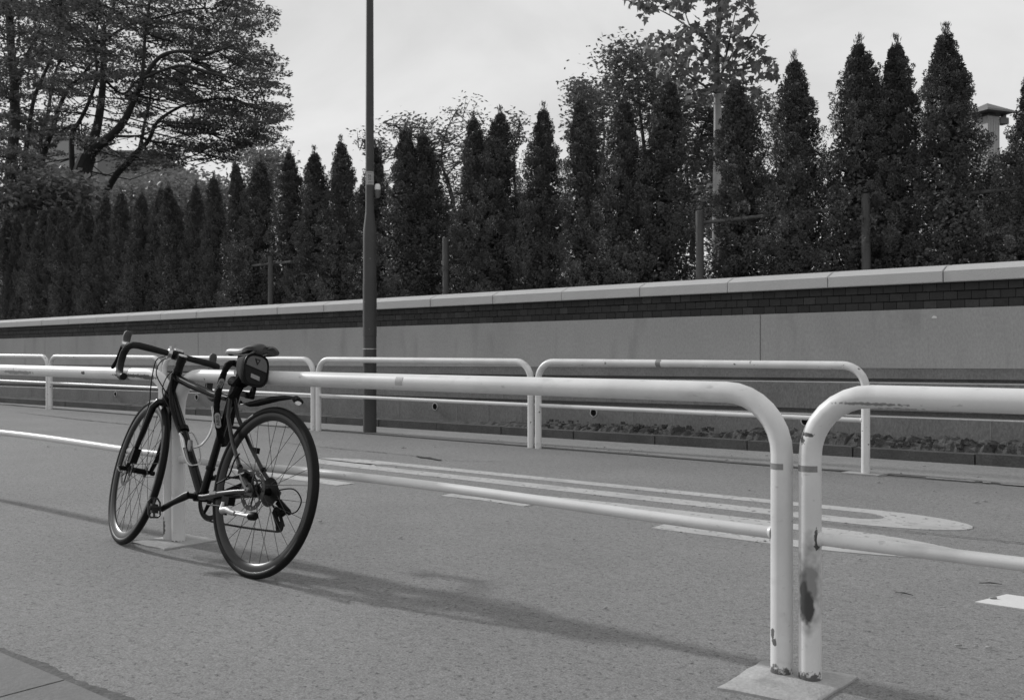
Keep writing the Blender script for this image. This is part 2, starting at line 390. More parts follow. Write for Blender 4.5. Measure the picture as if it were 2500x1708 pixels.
for x0, x1, y in ((-2.07, -1.76, 7.055), (-1.71, -1.66, 7.05), (-1.60, -1.40, 7.045), (-1.33, -.8, 7.04)):
    n = 8; vs = []
    for i in range(n+1):
        x = x0+(x1-x0)*i/n; vs += [(x, y-.012-.004*rng.random(), .010), (x, y+.010+.006*rng.random(), .010)]
    b.add(vs, [(i*2, i*2+2, i*2+3, i*2+1) for i in range(n)])
tag(b.build('edge_line', M['paint_new'], sharp=None), 'worn broken remains of a thin white edge line beside the gutter', 'road marking')
# cracks in the asphalt
M['crack'] = mat('crack', .035, .95)
def crack(pts, wd, seed):
    r_ = np.random.default_rng(seed); P = []
    for (x0, y0), (x1, y1) in zip(pts[:-1], pts[1:]):
        n = max(2, int(abs(x1-x0)/.03)); 
        for i in range(n): P.append((x0+(x1-x0)*i/n, y0+(y1-y0)*i/n+r_.normal()*.006))
    vs = []
    for i, (x, y) in enumerate(P):
        w_ = wd*(.4+r_.random())*math.sin(math.pi*(i+.5)/len(P))**.5; vs += [(x, y-w_, .006), (x, y+w_, .006)]
    return vs, [(i*2, i*2+2, i*2+3, i*2+1) for i in range(len(P)-1)]
b = MB(); b.add(*crack([(-7.9, 5.95), (-7.06, 5.85), (-6.46, 5.86), (-5.83, 5.86), (-5.43, 5.76)], .007, 1)); b.add(*crack([(-5.75, 5.84), (-5.55, 5.80), (-5.36, 5.74)], .03, 2))
b.add(*crack([(-5.36, 5.75), (-5.1, 5.9), (-4.9, 6.05)], .006, 3)); b.add(*crack([(-14, 6.35), (-12, 6.2), (-10.5, 6.15), (-9.6, 5.8)], .012, 4)); b.add(*crack([(-2.4, 4.93), (-1.87, 4.93), (-1.05, 4.99), (1.5, 5.1)], .005, 5))
tag(b.build('road_cracks', M['crack'], sharp=None, smooth=False), 'dark cracks wandering through the road surface', kind='stuff')
# leaves, stones and litter scattered on the road
M['litter'] = mat('litter', .27, .8, var=.4, scale=9)
b = MB()
for k in range(150):
    x = rng.uniform(-9, 0); y = rng.uniform(1.6, 8.0) if k % 2 else 7.1+abs(rng.normal())*.25; s_ = rng.uniform(.002, .006); a = rng.uniform(0, 3)
    L_ = s_*rng.uniform(1, 3)
    b.box(-L_, L_, -s_, s_, 0, s_*.8, lambda p: (x+p[0]*math.cos(a)-p[1]*math.sin(a), y+p[0]*math.sin(a)+p[1]*math.cos(a), .006+gz(x, y)+p[2]))
tag(b.build('road_grit', M['litter'], sharp=None), 'pale grit and leaf scraps scattered over the road', kind='stuff')
b = MB()
for (px, py, a, L_) in ((2415, 1428, .5, .045), (2205, 1453, .05, .035), (985, 1095, .3, .03)):
    t_ = (CAM_H)/((py-849)/F_PX); p0 = at(px, py, t_*.999); a2 = a
    c_, s2 = math.cos(a2), math.sin(a2)
    b.tube([(p0[0]-L_*c_*.8, p0[1]-L_*s2*.8, .008), (p0[0], p0[1]+.006, .010), (p0[0]+L_*c_, p0[1]+L_*s2, .007)], [.001, .0025, .001], 6)
tag(b.build('fallen_twigs', M['bark'], sharp=None), 'small dark twigs lying on the road', kind='stuff')

# ------------------------------------------------------------------ boundary wall
TILT = .0088
def wf(p): return (p[0], p[1], p[2]+TILT*(max(p[0], -70)+1.8))
wall = tag(empty('boundary_wall', (-5, 8.5, 0)), 'long grey rendered wall with pale coping and dark brick band below hedge', 'wall')
def wpart(b, name, m, **k):
    o = b.build(name, m, **k); o.parent = wall; o.matrix_parent_inverse = Matrix.Translation((5, -8.5, 0)); return o
WX = list(np.arange(-75, 12.1, 3.))
def wallprof(pts, m, name):
    """extrude a (y,z) strip along the wall"""
    b = MB(); n = len(pts); vs = [wf((x, y, z)) for x in WX for y, z in pts]
    b.add(vs, [(i*n+j, (i+1)*n+j, (i+1)*n+j+1, i*n+j+1) for i in range(len(WX)-1) for j in range(n-1)])
    return wpart(b, name, m, sharp=20)
wallprof([(8.500, 1.222), (8.500, .733)], M['render'], 'rendered_face')
wallprof([(8.503, .733), (8.503, .645), (8.56, .640), (8.56, .618)], M['granite'], 'upper_band')
wallprof([(8.56, .618), (8.494, .612), (8.494, .606)], M['ledge'], 'upper_ledge')
wallprof([(8.494, .606), (8.494, .375), (8.56, .370), (8.56, .335)], M['granite'], 'middle_band')
wallprof([(8.56, .335), (8.480, .326), (8.480, .319)], M['ledge'], 'lower_ledge')
wallprof([(8.480, .319), (8.480, -.3)], M['granite'], 'base_band')
wallprof([(8.9, 1.222), (8.9, -.3)], M['render'], 'rear_face')
# brick band: real bricks of slightly different tone, mortar behind
bricks = [mat('brick_%d' % i, v, .8, var=.2, scale=30, var2=.2, scale2=120, bump=.2) for i, v in enumerate((.020, .025, .030, .042))]
b = MB(); b.box(-75, 12, 8.535, 8.89, 1.223, 1.43, lambda p: wf(p)); 
mb_ = MB(); n = len(WX)
vs = [wf((x, y, z)) for x in WX for y, z in ((8.530, 1.2225), (8.530, 1.43))]
mb_.add(vs, [(i*2, (i+1)*2, (i+1)*2+1, i*2+1) for i in range(len(WX)-1)])
wpart(mb_, 'mortar_bed', mat('mortar', .035, .95, var=.95, scale=4.2))
b = MB()
for course, (z0, z1, L_, off) in enumerate(((1.226, 1.287, .108, 0), (1.296, 1.357, .108, .05), (1.366, 1.428, .108, 0))):
    x = -40+off
    while x < 8:
        b.mi = int(rng.choice(4, p=[.3, .4, .22, .08])); pr = 8.512-(.010 if course == 2 else 0)+rng.normal()*.0012
        b.box(x+.0022, x+L_-.0022, pr, 8.53, z0, z1, wf); x += L_
wpart(b, 'brick_band', bricks)
# coping stones
b = MB(); L_ = .957
prof = [(8.455, 1.428), (8.450, 1.434), (8.450, 1.519), (8.457, 1.524), (8.56, 1.566), (8.70, 1.585), (8.93, 1.566), (8.95, 1.43)]
def cope(x0):
    b = MB(); n = len(prof); vs = []
    for x, ins in ((0.0035, .004), (.009, 0), (L_-.009, 0), (L_-.0035, .004)):
        for y, z in prof: vs.append((x, y+(ins if y < 8.7 else -ins), z-(ins if z > 1.45 else 0)))
    fs = [(i*n+j, (i+1)*n+j, (i+1)*n+(j+1) % n, i*n+(j+1) % n) for i in range(3) for j in range(n)]+[tuple(range(n)), tuple(3*n+j for j in range(n))[::-1]]
    b.add(vs, fs); return b
proto_c = None; x = -2.339-L_*46
while x < 9:
    if proto_c is None: proto_c = cope(0).build('coping_stone', M['coping'], sharp=25); c = proto_c
    else: c = copy_obj(proto_c)
    c.parent = wall; c.location = (x+5+0*rng.normal(), -8.5+rng.normal()*.001, TILT*(x+1.8+L_/2))
    c.rotation_euler = (0, -math.atan(TILT), 0); c['tone'] = 1
    x += L_
# vertical render joint and fine joints in the base
b = MB()
for x in (-3.96, -12.9): b.box(x-.004, x+.004, 8.4985, 8.4999, .75, 1.22, wf)
wpart(b, 'render_joint', mat('joint', .12, .9))
b = MB()
for x in np.arange(-40, 6, .475):
    if rng.random() < .7: b.box(x-.0025, x+.0025, 8.4785, 8.4799, .05, .315, wf)
    if rng.random() < .6: b.box(x+.2-.0025, x+.2+.0025, 8.4925, 8.4939, .38, .60, wf)
wpart(b, 'base_joint', mat('joint_pale', .26, .9))
for x in (-22.2, -19.9, -17.5, -15.2, -12.9, -10.53, -8.04, -5.79, -3.52, -1.2):
    z = .262+TILT*(x+1.8)
    b = MB(); b.lathe((x, 8.48, z), (0, -1, 0), [(-.02, .044), (.010, .044), (.011, .036), (-.001, .036)], 24)
    o = wpart(b, 'drain_pipe', M['coping'])
    b = MB(); b.add([(x+.0365*math.cos(2*math.pi*k/24), 8.476, z+.0365*math.sin(2*math.pi*k/24)) for k in range(24)], [tuple(range(24))]); b.build('drain_opening', M['void'], o, smooth=False)
# a small white paint chip stuck on the render
b = MB(); c = on_y(2281, 774, 8.4985); b.prism([(-.022, -.008), (.022, -.008), (.016, .006), (-.004, .013), (-.015, .006)], 0, .0012, lambda p: (c[0]+p[0], 8.4993-p[2], c[2]+p[1]))
wpart(b, 'paint_chip', M['white_plastic'])
# raised garden ground behind the wall
tag(sheet('garden_ground', [-300, -60, -30, -10, 8, 60, 300], [8.88, 12, 30, 300], lambda x, y: 1.26+TILT*(max(-40, min(5, x))+1.8), M['soil']))

# ------------------------------------------------------------------ guard rails
def rail_meshes(z_low, W_=2.92, bow=0, H=.8, r=.03, br=.165, mats=None):
    """inverted-U tube + lower rail, origin at the middle on the ground"""
    h = W_/2; top = H-r; pts = [(-h, 0, -.02), (-h, 0, .2), (-h, 0, .4), (-h, 0, top-br)]
    for k in range(1, 9):
        a = math.pi/2*k/8; pts.append((-h+br-br*math.cos(a), 0, top-br+br*math.sin(a)))
    pts += [(x, 0, top) for x in np.linspace(-h+br, h-br, 8)[1:-1]]
    for k in range(0, 9):
        a = math.pi/2*k/8; pts.append((h-br+br*math.sin(a), 0, top-br+br*math.cos(a)))
    pts += [(h, 0, .4), (h, 0, .2), (h, 0, -.02)]
    f = MB(); f.tube(pts, r, 24, up=(0, 1, 0))
    l = MB(); l.tube([(x, 0, z_low+.5*bow*(1+math.cos(math.pi*x/h))) for x in np.linspace(-h+r-.002, h-r+.002, 15)], .0172, 16)
    # weld collars
    for s in (-1, 1): l.tube([(s*(h-r+.003), 0, z_low), (s*(h-r-.006), 0, z_low)], [.021, .0175], 16)
    return f, l
def guard(name, x, y, z_low, label, group, mfr, mlow, dz=0, rot=0, W_=2.92, bow=0):
    root = tag(empty(name, (x, y, dz)), label, 'guard rail', group); root.rotation_euler = (0, 0, rot)
    f, l = rail_meshes(z_low, W_, bow)
    f.build('tube_frame', mfr, root); l.build('lower_rail', mlow, root); return root
NEAR_Y, FAR_Y = 2.567, 7.02
pm = -1.093; h_ = 1.46
burn = [(spot_mask((-h_+.004, -.03, .26), (.040, .08, .15), .5, 30, .6), .24), (spot_mask((-h_-.006, -.03, .235), (.015, .07, .085), .45, 45, .5), .06), (spot_mask((-h_+.008, -.03, .205), (.015, .07, .05), .3, 60, .3), .05),
        (spot_mask((-h_+.024, -.02, .392), (.004, .04, .026), .8, 190, .2), .09), (spot_mask((-h_+.026, -.02, .369), (.006, .03, .010), .7, 160, .2), .06), (spot_mask((-h_, -.02, .006), (.05, .05, .028), .9, 90, .3), .10),
        (spot_mask((-h_+.17, -.028, .752), (.11, .03, .0045), .95, 110, .3), .24), (spot_mask((-h_+.24, -.028, .742), (.08, .03, .003), .9, 90, .3), .28), (spot_mask((-h_+.004, -.03, .665), (.020, .03, .006), .8, 120, .2), .08), (spot_mask((-h_-.012, -.03, .65), (.010, .03, .012), .8, 140, .2), .08)]
mR = rail_paint('rail_white_burnt', 2.0, .74, extra=burn)
midx = [(spot_mask((h_-.016, -.03, .115), (.008, .04, .018), .9, 90, .15), .12), (spot_mask((h_-.008, -.03, .098), (.008, .04, .012), .9, 90, .15), .12), (spot_mask((h_, -.02, .006), (.05, .05, .028), .9, 90, .3), .10), (spot_mask((-h_, -.02, .006), (.05, .05, .012), .9, 70, .3), .12)]
mM = rail_paint('rail_white_middle', 5.0, .735, extra=midx)
leftx = [(spot_mask((h_-.27, -.03, .762), (.20, .03, .009), .95, 70, .25), .07), (spot_mask((h_-.14, -.03, .755), (.07, .03, .012), .8, 80, .2), .09), (spot_mask((h_-.012, -.02, .065), (.022, .05, .05), .8, 60, .2), .10), (spot_mask((h_-.75, -.03, .768), (.018, .03, .010), .6, 110, .12), .06),
         (spot_mask((h_-1.5, -.03, .76), (.2, .03, .01), .9, 50, .1), .3), (spot_mask((h_-.01, -.02, .16), (.012, .05, .012), .6, 90, .1), .10)]
mL = rail_paint('rail_white_scraped', 9.0, .72, extra=leftx)
mlow = rail_paint('rail_white_low', 13.0, .745)
gl = 'white tubular guard rails along the near side of the road'
A = guard('guard_rail', pm-4.5, NEAR_Y+.012, .395, 'white guard rail with scraped black top bar, left of the bicycle', gl, mL, mlow, rot=-.004, bow=.014)
B = guard('guard_rail', pm-1.5, NEAR_Y, .388, 'white guard rail the bicycle leans on and is locked to', gl, mM, mlow, bow=.016)
Cg = guard('guard_rail', pm+1.5, NEAR_Y, .387, 'white guard rail with black burn mark on its left post, nearest at right', gl, mR, mlow)
# grey tape bands and stickers on the near rails
def band(parent, x, z0, z1, r=.0308, a0=0, a1=360, name='tape_band', m=None):
    b = MB(); n = 20; vs = []
    for k in range(n+1):
        a = R_(a0+(a1-a0)*k/n); vs += [(x+r*math.cos(a), r*math.sin(a), z0), (x+r*math.cos(a), r*math.sin(a), z1)]
    b.add(vs, [(k*2, k*2+2, k*2+3, k*2+1) for k in range(n)]); return b.build(name, m or M['tape'], parent)
band(Cg, -h_, .566, .582, a0=150, a1=330); band(B, h_, .566, .582, a0=170, a1=300)
b = MB(); r = .0307; n = 8; vs = []
for k in range(n+1):
    a = R_(150+60*k/n-10)
    for x in (-.015, .022): vs.append((x, -r*math.sin(a)*0-r*math.cos(math.pi-a)*-1*0+r*math.cos(a), .77+r*math.sin(a)))
b.add(vs, [(k*2, k*2+1, k*2+3, k*2+2) for k in range(n)])
o = b.build('sticker', mat('faded_sticker', .42, .6, var=.2, scale=60), B); o.location = (.0, 0, 0)
b = MB(); vs = []
for k in range(17):
    a = R_(100+170*k/16)
    for x in (0, .075): vs.append((x, .0308*math.cos(a), .77+.0308*math.sin(a)))
b.add(vs, [(k*2, k*2+1, k*2+3, k*2+2) for k in range(16)]); o = b.build('tape_band', M['tape'], A); o.location = (1.06, 0, 0)
# far rails
mF = [rail_paint('rail_far_%d' % i, 20+i*3, .73 if i else .70) for i in range(3)]
fl = 'white tubular guard rails along the far side of the road'
FX = -5.433
flabels = ['far white guard rail at the end of its row, with a free right post', 'far white guard rail with the dark lamp pole behind it',
           'far white guard rail behind the handlebar and saddle of the bicycle', 'far white guard rail seen just left of the handlebar', 'far white guard rail cut by the left picture edge']
fp = []
for i in range(5):
    xc = FX+1.5-3.003*i; zl = .383
    if i == 0: r0 = guard('guard_rail', xc, FAR_Y, zl, flabels[0], fl, mF[0], mlow); fp.append(r0)
    else:
        c = copy_tree(fp[0]); c.location = (xc, FAR_Y, 0); c['label'] = flabels[i]
        for ch in c.children:
            if ch.name.startswith('tube_frame'): ch.data = ch.data.copy() if i < 3 else ch.data; 
            if i < 3 and ch.name.startswith('tube_frame'): ch.data.materials[0] = mF[i]
        fp.append(c)
b = MB(); vs = []
for k in range(17):
    a = R_(100+170*k/16)
    for x in (0, .045): vs.append((x, .0308*math.cos(a), .77+.0308*math.sin(a)))
b.add(vs, [(k*2, k*2+1, k*2+3, k*2+2) for k in range(16)]); o = b.build('tape_band', M['tape'], fp[0]); o.location = (-.24, 0, 0)
# concrete footings
def pad(pts, label):
    b = MB(); n = len(pts); P = []
    for (x0, y0), (x1, y1) in zip(pts, pts[1:]+pts[:1]):
        for k in range(6): P.append((x0+(x1-x0)*k/6+rng.normal()*.003, y0+(y1-y0)*k/6+rng.normal()*.003))
    cx = sum(p[0] for p in P)/len(P); cy = sum(p[1] for p in P)/len(P); m_ = len(P)
    vs = [(x, y, -.02) for x, y in P]+[(x, y, .006) for x, y in P]+[(cx+(x-cx)*.94, cy+(y-cy)*.94, .010) for x, y in P]+[(cx, cy, .012)]
    fs = [(i, (i+1) % m_, m_+(i+1) % m_, m_+i) for i in range(m_)]+[(m_+i, m_+(i+1) % m_, 2*m_+(i+1) % m_, 2*m_+i) for i in range(m_)]+[(2*m_+i, 2*m_+(i+1) % m_, 3*m_) for i in range(m_)]
    b.add(vs, fs); return tag(b.build('concrete_footing', M['pad'], sharp=30), label, 'footing', 'square concrete footings under the rail posts')
pad([(-1.215, 2.357), (-.964, 2.382), (-.965, 2.675), (-1.225, 2.641)], 'square concrete footing under the two nearest posts at right')
pad([(-4.215, 2.430), (-3.955, 2.436), (-3.955, 2.708), (-4.205, 2.690)], 'square concrete footing under the posts between the bicycle wheels')
b = MB(); b.prism([(-2.62, 6.93), (-2.36, 6.95), (-2.34, 7.12), (-2.6, 7.1)], -.02, .012); tag(b.build('concrete_footing', M['pad']), 'small pale footing under the end post of the far rail', 'footing', 'square concrete footings under the rail posts')

# ------------------------------------------------------------------ lamp pole
lp = tag(empty('lamp_pole', (-7.779, 7.2, 0)), 'tall dark lamp pole standing behind the far guard rail', 'lamp pole')
b = MB(); b.lathe((0, 0, -.05), (0, 0, 1), [(0, 0.0704), (.95, 0.0704), (2.1, 0.0704), (2.2, 0.0685), (2.36, 0.0477), (2.42, 0.0451), (8.5, .030)], 32); b.build('shaft', M['pole'], lp, sharp=30)
b = MB(); b.lathe((0, 0, 0), (0, 0, 1), [(.880, 0.0711), (.881, 0.0734), (.889, 0.0734), (.890, 0.0711)], 32); b.box(-.088, -.071, -.012, .012, .872, .897); b.build('steel_strap', M['steel'], lp)
b = MB(); b.lathe((0, 0, 0), (0, 0, 1), [(1.02, 0.0704), (1.021, 0.0734), (1.57, 0.0734), (1.571, 0.0704)], 32); b.build('sleeve', M['pole'], lp)
# numbered sticker wrapped on the shaft
va = math.atan2(-7.2, 7.779)
b = MB(); n = 12; vs = []
for k in range(n+1):
    a = va+R_(-50+118*k/n)
    for z in (2.615, 2.755): vs.append((0.0458*math.cos(a), 0.0458*math.sin(a), z))
b.add(vs, [(k*2, k*2+2, k*2+3, k*2+1) for k in range(n)]); b.build('number_sticker', M['sticker'], lp)
def text_obj(s, size, m, name, parent, mtx, wrap=None):
    cu = bpy.data.curves.new(name, 'FONT'); cu.body = s; cu.size = size; cu.align_x = 'CENTER'; cu.align_y = 'CENTER'; cu.resolution_u = 3; cu.extrude = .0004; cu.offset = size*.012
    to = bpy.data.objects.new(name, cu); col.objects.link(to); dg = bpy.context.evaluated_depsgraph_get()
    me = bpy.data.meshes.new_from_object(to.evaluated_get(dg)); bpy.data.objects.remove(to)
    me.materials.clear(); me.materials.append(m)
    for v in me.vertices: v.co = Vector(wrap(v.co)) if wrap else mtx @ v.co
    o = bpy.data.objects.new(name, me); col.objects.link(o); o.parent = parent; return o
def wrap_pole(z0, r=0.0463, da=0):
    return lambda c: (r*math.cos(va+da+c.x/r)+c.z*math.cos(va), r*math.sin(va+da+c.x/r)+c.z*math.sin(va), z0+c.y)
for s_, sz, z0, dx in (('06', .036, 2.706, .0), ('25', .036, 2.672, -.004), ('1', .020, 2.672, .58)):
    text_obj(s_, sz, M['ink'], 'sticker_number', lp, None, wrap_pole(z0, da=dx))
b = MB()
for z in (2.738, 2.641, 2.628):
    vs = []
    for k in range(9):
        a = va+R_(-25+60*k/8)
        for dz_ in (0, .004): vs.append((0.0461*math.cos(a), 0.0461*math.sin(a), z+dz_))
    b = MB(); b.add(vs, [(k*2, k*2+2, k*2+3, k*2+1) for k in range(8)]); b.build('sticker_line', M['ink'], lp)

# small lamp sensor on the side
b = MB(); q = np.array([math.sin(CAM_AZ), -math.cos(CAM_AZ), 0]); c0 = q*.083
b.lathe(tuple(c0+np.array([0, 0, 2.565])), (0, 0, 1), [(0, .030), (.008, .032), (.05, .028), (.062, .022), (0.0477, .0)], 16); b.build('sensor_cap', M['white_plastic'], lp)
b = MB(); b.lathe(tuple(c0+np.array([0, 0, 2.475])), (0, 0, 1), [(0, .001), (.004, .02), (.03, .029), (.09, .031)], 16); b.tube([tuple(q*.03+np.array([0, 0, 2.58])), tuple(q*.07+np.array([0, 0, 2.58]))], .01, 8); b.build('sensor_body', M['dark_plastic'], lp)

# ------------------------------------------------------------------ bicycle (local axes: x forward, y to its left, z up; leaning on the rail)
Q = (-3.2264, 2.3521, -0.0425, 0.1974, 1.009, -0.2129)
F_ = Vector((-math.cos(Q[2]), -math.sin(Q[2]), 0)); L0 = Vector((0, 0, 1)).cross(F_)
UP = Vector((0, 0, 1))*math.cos(Q[3])-L0*math.sin(Q[3]); LF = L0*math.cos(Q[3])+Vector((0, 0, 1))*math.sin(Q[3])
bike = tag(empty('bicycle'), 'dark drop-bar road bicycle leaning on and locked to the white rail', 'bicycle')
BM = Matrix((tuple(F_)+(0,), tuple(LF)+(0,), tuple(UP)+(0,), (0, 0, 0, 1)))
BM = Matrix(((F_.x, LF.x, UP.x, Q[0]), (F_.y, LF.y, UP.y, Q[1]), (F_.z, LF.z, UP.z, 0), (0, 0, 0, 1)))
bike.matrix_world = BM
BMI = BM.inverted()
M['frame'] = mat('bike_frame_paint', .005, .24, var=.15, scale=40, spec=.2)
M['frame_grey'] = mat('bike_frame_grey', .03, .32, metal=.3, var=.15, scale=40, spec=.4)
M['black'] = mat('black_parts', .006, .42, var=.2, scale=60, spec=.13)
M['rubber'] = mat('tyre_rubber', .006, .5, var=.25, scale=70, bump=.15, bscale=200, spec=.15)
M['rim'] = mat('rim_dark', .010, .28, metal=.1, spec=.4, var=.1, scale=50)
M['spoke'] = mat('spoke_steel', .05, .4, metal=.5)
M['tapeb'] = mat('bar_tape', .016, .7, spec=.2, var=.3, scale=60, bump=.4, bscale=120)
M['hood'] = mat('hood_rubber', .045, .6, spec=.25, var=.1, scale=60)
M['saddle'] = mat('saddle_cover', .03, .42, var=.15, scale=50, spec=.5)
M['bag'] = mat('bag_cloth', .02, .8, spec=.1, var=.15, scale=80, bump=.3, bscale=300)
M['bag_light'] = mat('bag_panel_grey', .10, .75, var=.12, scale=90, bump=.2, bscale=300)
M['reflect'] = mat('reflective_patch', .24, .5, var=.2, scale=90)
M['chain'] = mat('chain_steel', .035, .45, metal=.7, var=.3, scale=200)
M['lockcloth'] = mat('lock_sleeve', .008, .85, spec=.08, var=.3, scale=80, bump=.5, bscale=140)
M['locklabel'] = mat('lock_label', .24, .5, var=.05, scale=80)
RW, WB = .336, 1.009
# steering of fork, front wheel and bars
_hd = R_(72); _ax = np.array([-math.cos(_hd), 0, math.sin(_hd)]); _s = Q[5]
_A = np.array([WB, 0, RW])-np.array([math.sin(_hd), 0, math.cos(_hd)])*.045
def steer(p):
    v = np.array(p, float)-_A
    return _A+v*math.cos(_s)+np.cross(_ax, v)*math.sin(_s)+_ax*(_ax@v)*(1-math.cos(_s))
def bpart(b, name, m, parent=None, **k): return b.build(name, m, parent or bike, **k)

def wheel(cx, T, front):
    c = np.array([cx, 0, RW])
    def ring(b, prof, n=96):
        k = len(prof); vs = [c+np.array([r*math.cos(2*math.pi*i/n), y, r*math.sin(2*math.pi*i/n)]) for i in range(n) for r, y in prof]
        b.add(vs, [(i*k+j, i*k+(j+1) % k, ((i+1) % n)*k+(j+1) % k, ((i+1) % n)*k+j) for i in range(n) for j in range(k)])
    b = MB(T); ring(b, [(.3145, -.0115), (.3145, .0115), (.303, .0122), (.290, .0095), (.2805, .003), (.2805, -.003), (.290, -.0095), (.303, -.0122)])
    root = bpart(b, 'front_wheel' if front else 'rear_wheel', M['rim'], sharp=40)
    b = MB(T); ring(b, [(.3215+.0158*math.cos(a), .0158*math.sin(a)) for a in np.linspace(0, 2*math.pi, 17)[:-1]]); bpart(b, 'tyre', M['rubber'], root)
    b = MB(T); b.lathe(c, (0, 1, 0), [(-.05, .009), (-.040, .012), (-.036, .024), (-.031, .024), (-.029, .013), (.029, .013), (.031, .027), (.036, .027), (.040, .014), (.05, .009)], 24, True); bpart(b, 'hub', M['black'], root)
    ns = 28
    for i in range(ns):
        a = 2*math.pi*i/ns+.05; side = 1 if i % 2 else -1; d = .62*(1 if (i//2) % 2 else -1)
        p0 = c+np.array([.0235*math.cos(a+d*2.2), side*.033, .0235*math.sin(a+d*2.2)]); p1 = c+np.array([.2825*math.cos(a), 0, .2825*math.sin(a)])
        b = MB(T); b.tube([p0, p1], .00115, 5); bpart(b, 'spoke', M['spoke'], root)
    # brake rotor with cut-outs: rim ring of teeth plus spider arms, on the left
    r0 = .080 if front is False else .078; yy = .050; b = MB(T)
    n = 72; inner = .060
    vs = []
    for i in range(n):
        a = 2*math.pi*i/n; ro = r0-(.0016 if (i//2) % 2 else 0)
        for y in (yy, yy+.0018):
            vs += [c+np.array([ro*math.cos(a), y, ro*math.sin(a)]), c+np.array([(inner+.003*math.sin(a*9))*math.cos(a), y, (inner+.003*math.sin(a*9))*math.sin(a)])]
    fs = []
    for i in range(n):
        j = (i+1) % n
        if (i % 6) == 5:
            continue
        fs += [(i*4, j*4, j*4+1, i*4+1), (i*4+2, i*4+3, j*4+3, j*4+2), (i*4, i*4+2, j*4+2, j*4), (i*4+1, j*4+1, j*4+3, i*4+3)]
    b.add(vs, fs)
    for i in range(n):  # bridge the holes by a thin outer and inner lip
        if i % 6 == 5:
            a0, a1 = 2*math.pi*i/n, 2*math.pi*(i+1)/n
            for ra, rb in ((r0-.006, r0-.001), (inner, inner+.005)):
                vs = [c+np.array([r*math.cos(a), y, r*math.sin(a)]) for a in (a0, a1) for r in (ra, rb) for y in (yy, yy+.0018)]
                b.add(vs, [(0, 2, 6, 4), (1, 5, 7, 3), (0, 4, 5, 1), (2, 3, 7, 6)])
    for k in range(6):
        a = 2*math.pi*k/6
        b.tube([c+np.array([.02*math.cos(a), yy+.001, .02*math.sin(a)]), c+np.array([.062*math.cos(a+.45), yy+.001, .062*math.sin(a+.45)])], .005, 6, flat=.25, up=(0, 1, 0)) if False else b.tube([c+np.array([.02*math.cos(a), yy+.001, .02*math.sin(a)]), c+np.array([.062*math.cos(a+.45), yy+.001, .062*math.sin(a+.45)])], .0034, 6)
    b.lathe(c, (0, 1, 0), [(.038, .018), (.048, .024), (.056, .024), (.056, .008)], 20)
    bpart(b, 'brake_rotor', M['chain'], root)
    return root
fw = wheel(WB, steer, True); rw = wheel(0, None, False)

# frame: one welded mesh
hub = np.array([0, 0, RW]); BB = np.array([.425, 0, .272]); SC = np.array([.338, 0, .692])
HT0, HT1 = np.array([.8375, 0, .695]), np.array([.800, 0, .806])
b = MB()
b.tube([HT0+(HT1-HT0)*-.08, HT0+(HT1-HT0)*.1, HT0+(HT1-HT0)*.9, HT1], [.0235, .0205, .0205, .0225], 20)
b.tube([HT0+np.array([-.004, 0, .022]), (.72, 0, .595), (.55, 0, .41), BB+np.array([.012, 0, .01])], [.0185, .020, .0205, .0195], 18)
b.tube([BB, (.40, 0, .39), (.36, 0, .585), SC+np.array([-.004, 0, .022])], [.0178, .0165, .0160, .0165], 18)
b.tube([HT1+np.array([.006, 0, -.030]), (.66, 0, .742), (.48, 0, .708), SC], [.0178, .0168, .0152, .0148], 18, flat=1.05)
b.lathe(BB, (0, 1, 0), [(-.036, .0185), (-.035, .0205), (.035, .0205), (.036, .0185)], 20, True)
b.lathe(SC+np.array([-.006, 0, .018]), (-.2, 0, 1), [(0, .0185), (.022, .0185)], 18, True)
fr = bpart(b, 'frame', M['frame'])
b = MB()
for s in (1, -1):
    b.tube([SC+np.array([-.010, s*.010, .004]), (.295, s*.026, .615), (.20, s*.043, .505), (.10, s*.055, .41), (.018, s*.0635, .350)], [.0095, .0088, .0085, .0085, .0075], 12)
b.tube([(.262, -.033, .575), (.262, .033, .575)], .007, 10)
bpart(b, 'seat_stays', M['frame_grey'])
b = MB()
for s in (1, -1):
    b.tube([BB+np.array([-.015, s*.022, 0]), (.36, s*.030, .275), (.22, s*.046, .302), (.10, s*.059, .320), (.018, s*.0645, .330)], [.012, .0125, .0115, .0105, .009], 12)
    b.prism([(-.022, .312), (.03, .318), (.038, .338), (.022, .366), (-.004, .356), (-.02, .340)], s*.060, s*.067, lambda p: (p[0], p[2], p[1]))
b.box(.30, .315, -.035, .035, .285, .300)
bpart(b, 'chain_stays', M['frame_grey'])
b = MB(); b.prism([(.245, .297), (.30, .291), (.302, .303), (.247, .309)], .0553, .056, lambda p: (p[0], p[2]-(p[0]-.245)*.12, p[1])); bpart(b, 'decal', M['reflect'])
b = MB(); b.lathe(hub, (0, 1, 0), [(-.082, .006), (-.078, .010), (-.068, .010), (.068, .0105), (.080, .0105), (.084, .006)], 16, True)
b.tube([(0, .082, RW), (.03, .086, RW+.03), (.055, .084, RW+.055)], [.006, .005, .004], 8); bpart(b, 'rear_skewer', M['alu'])

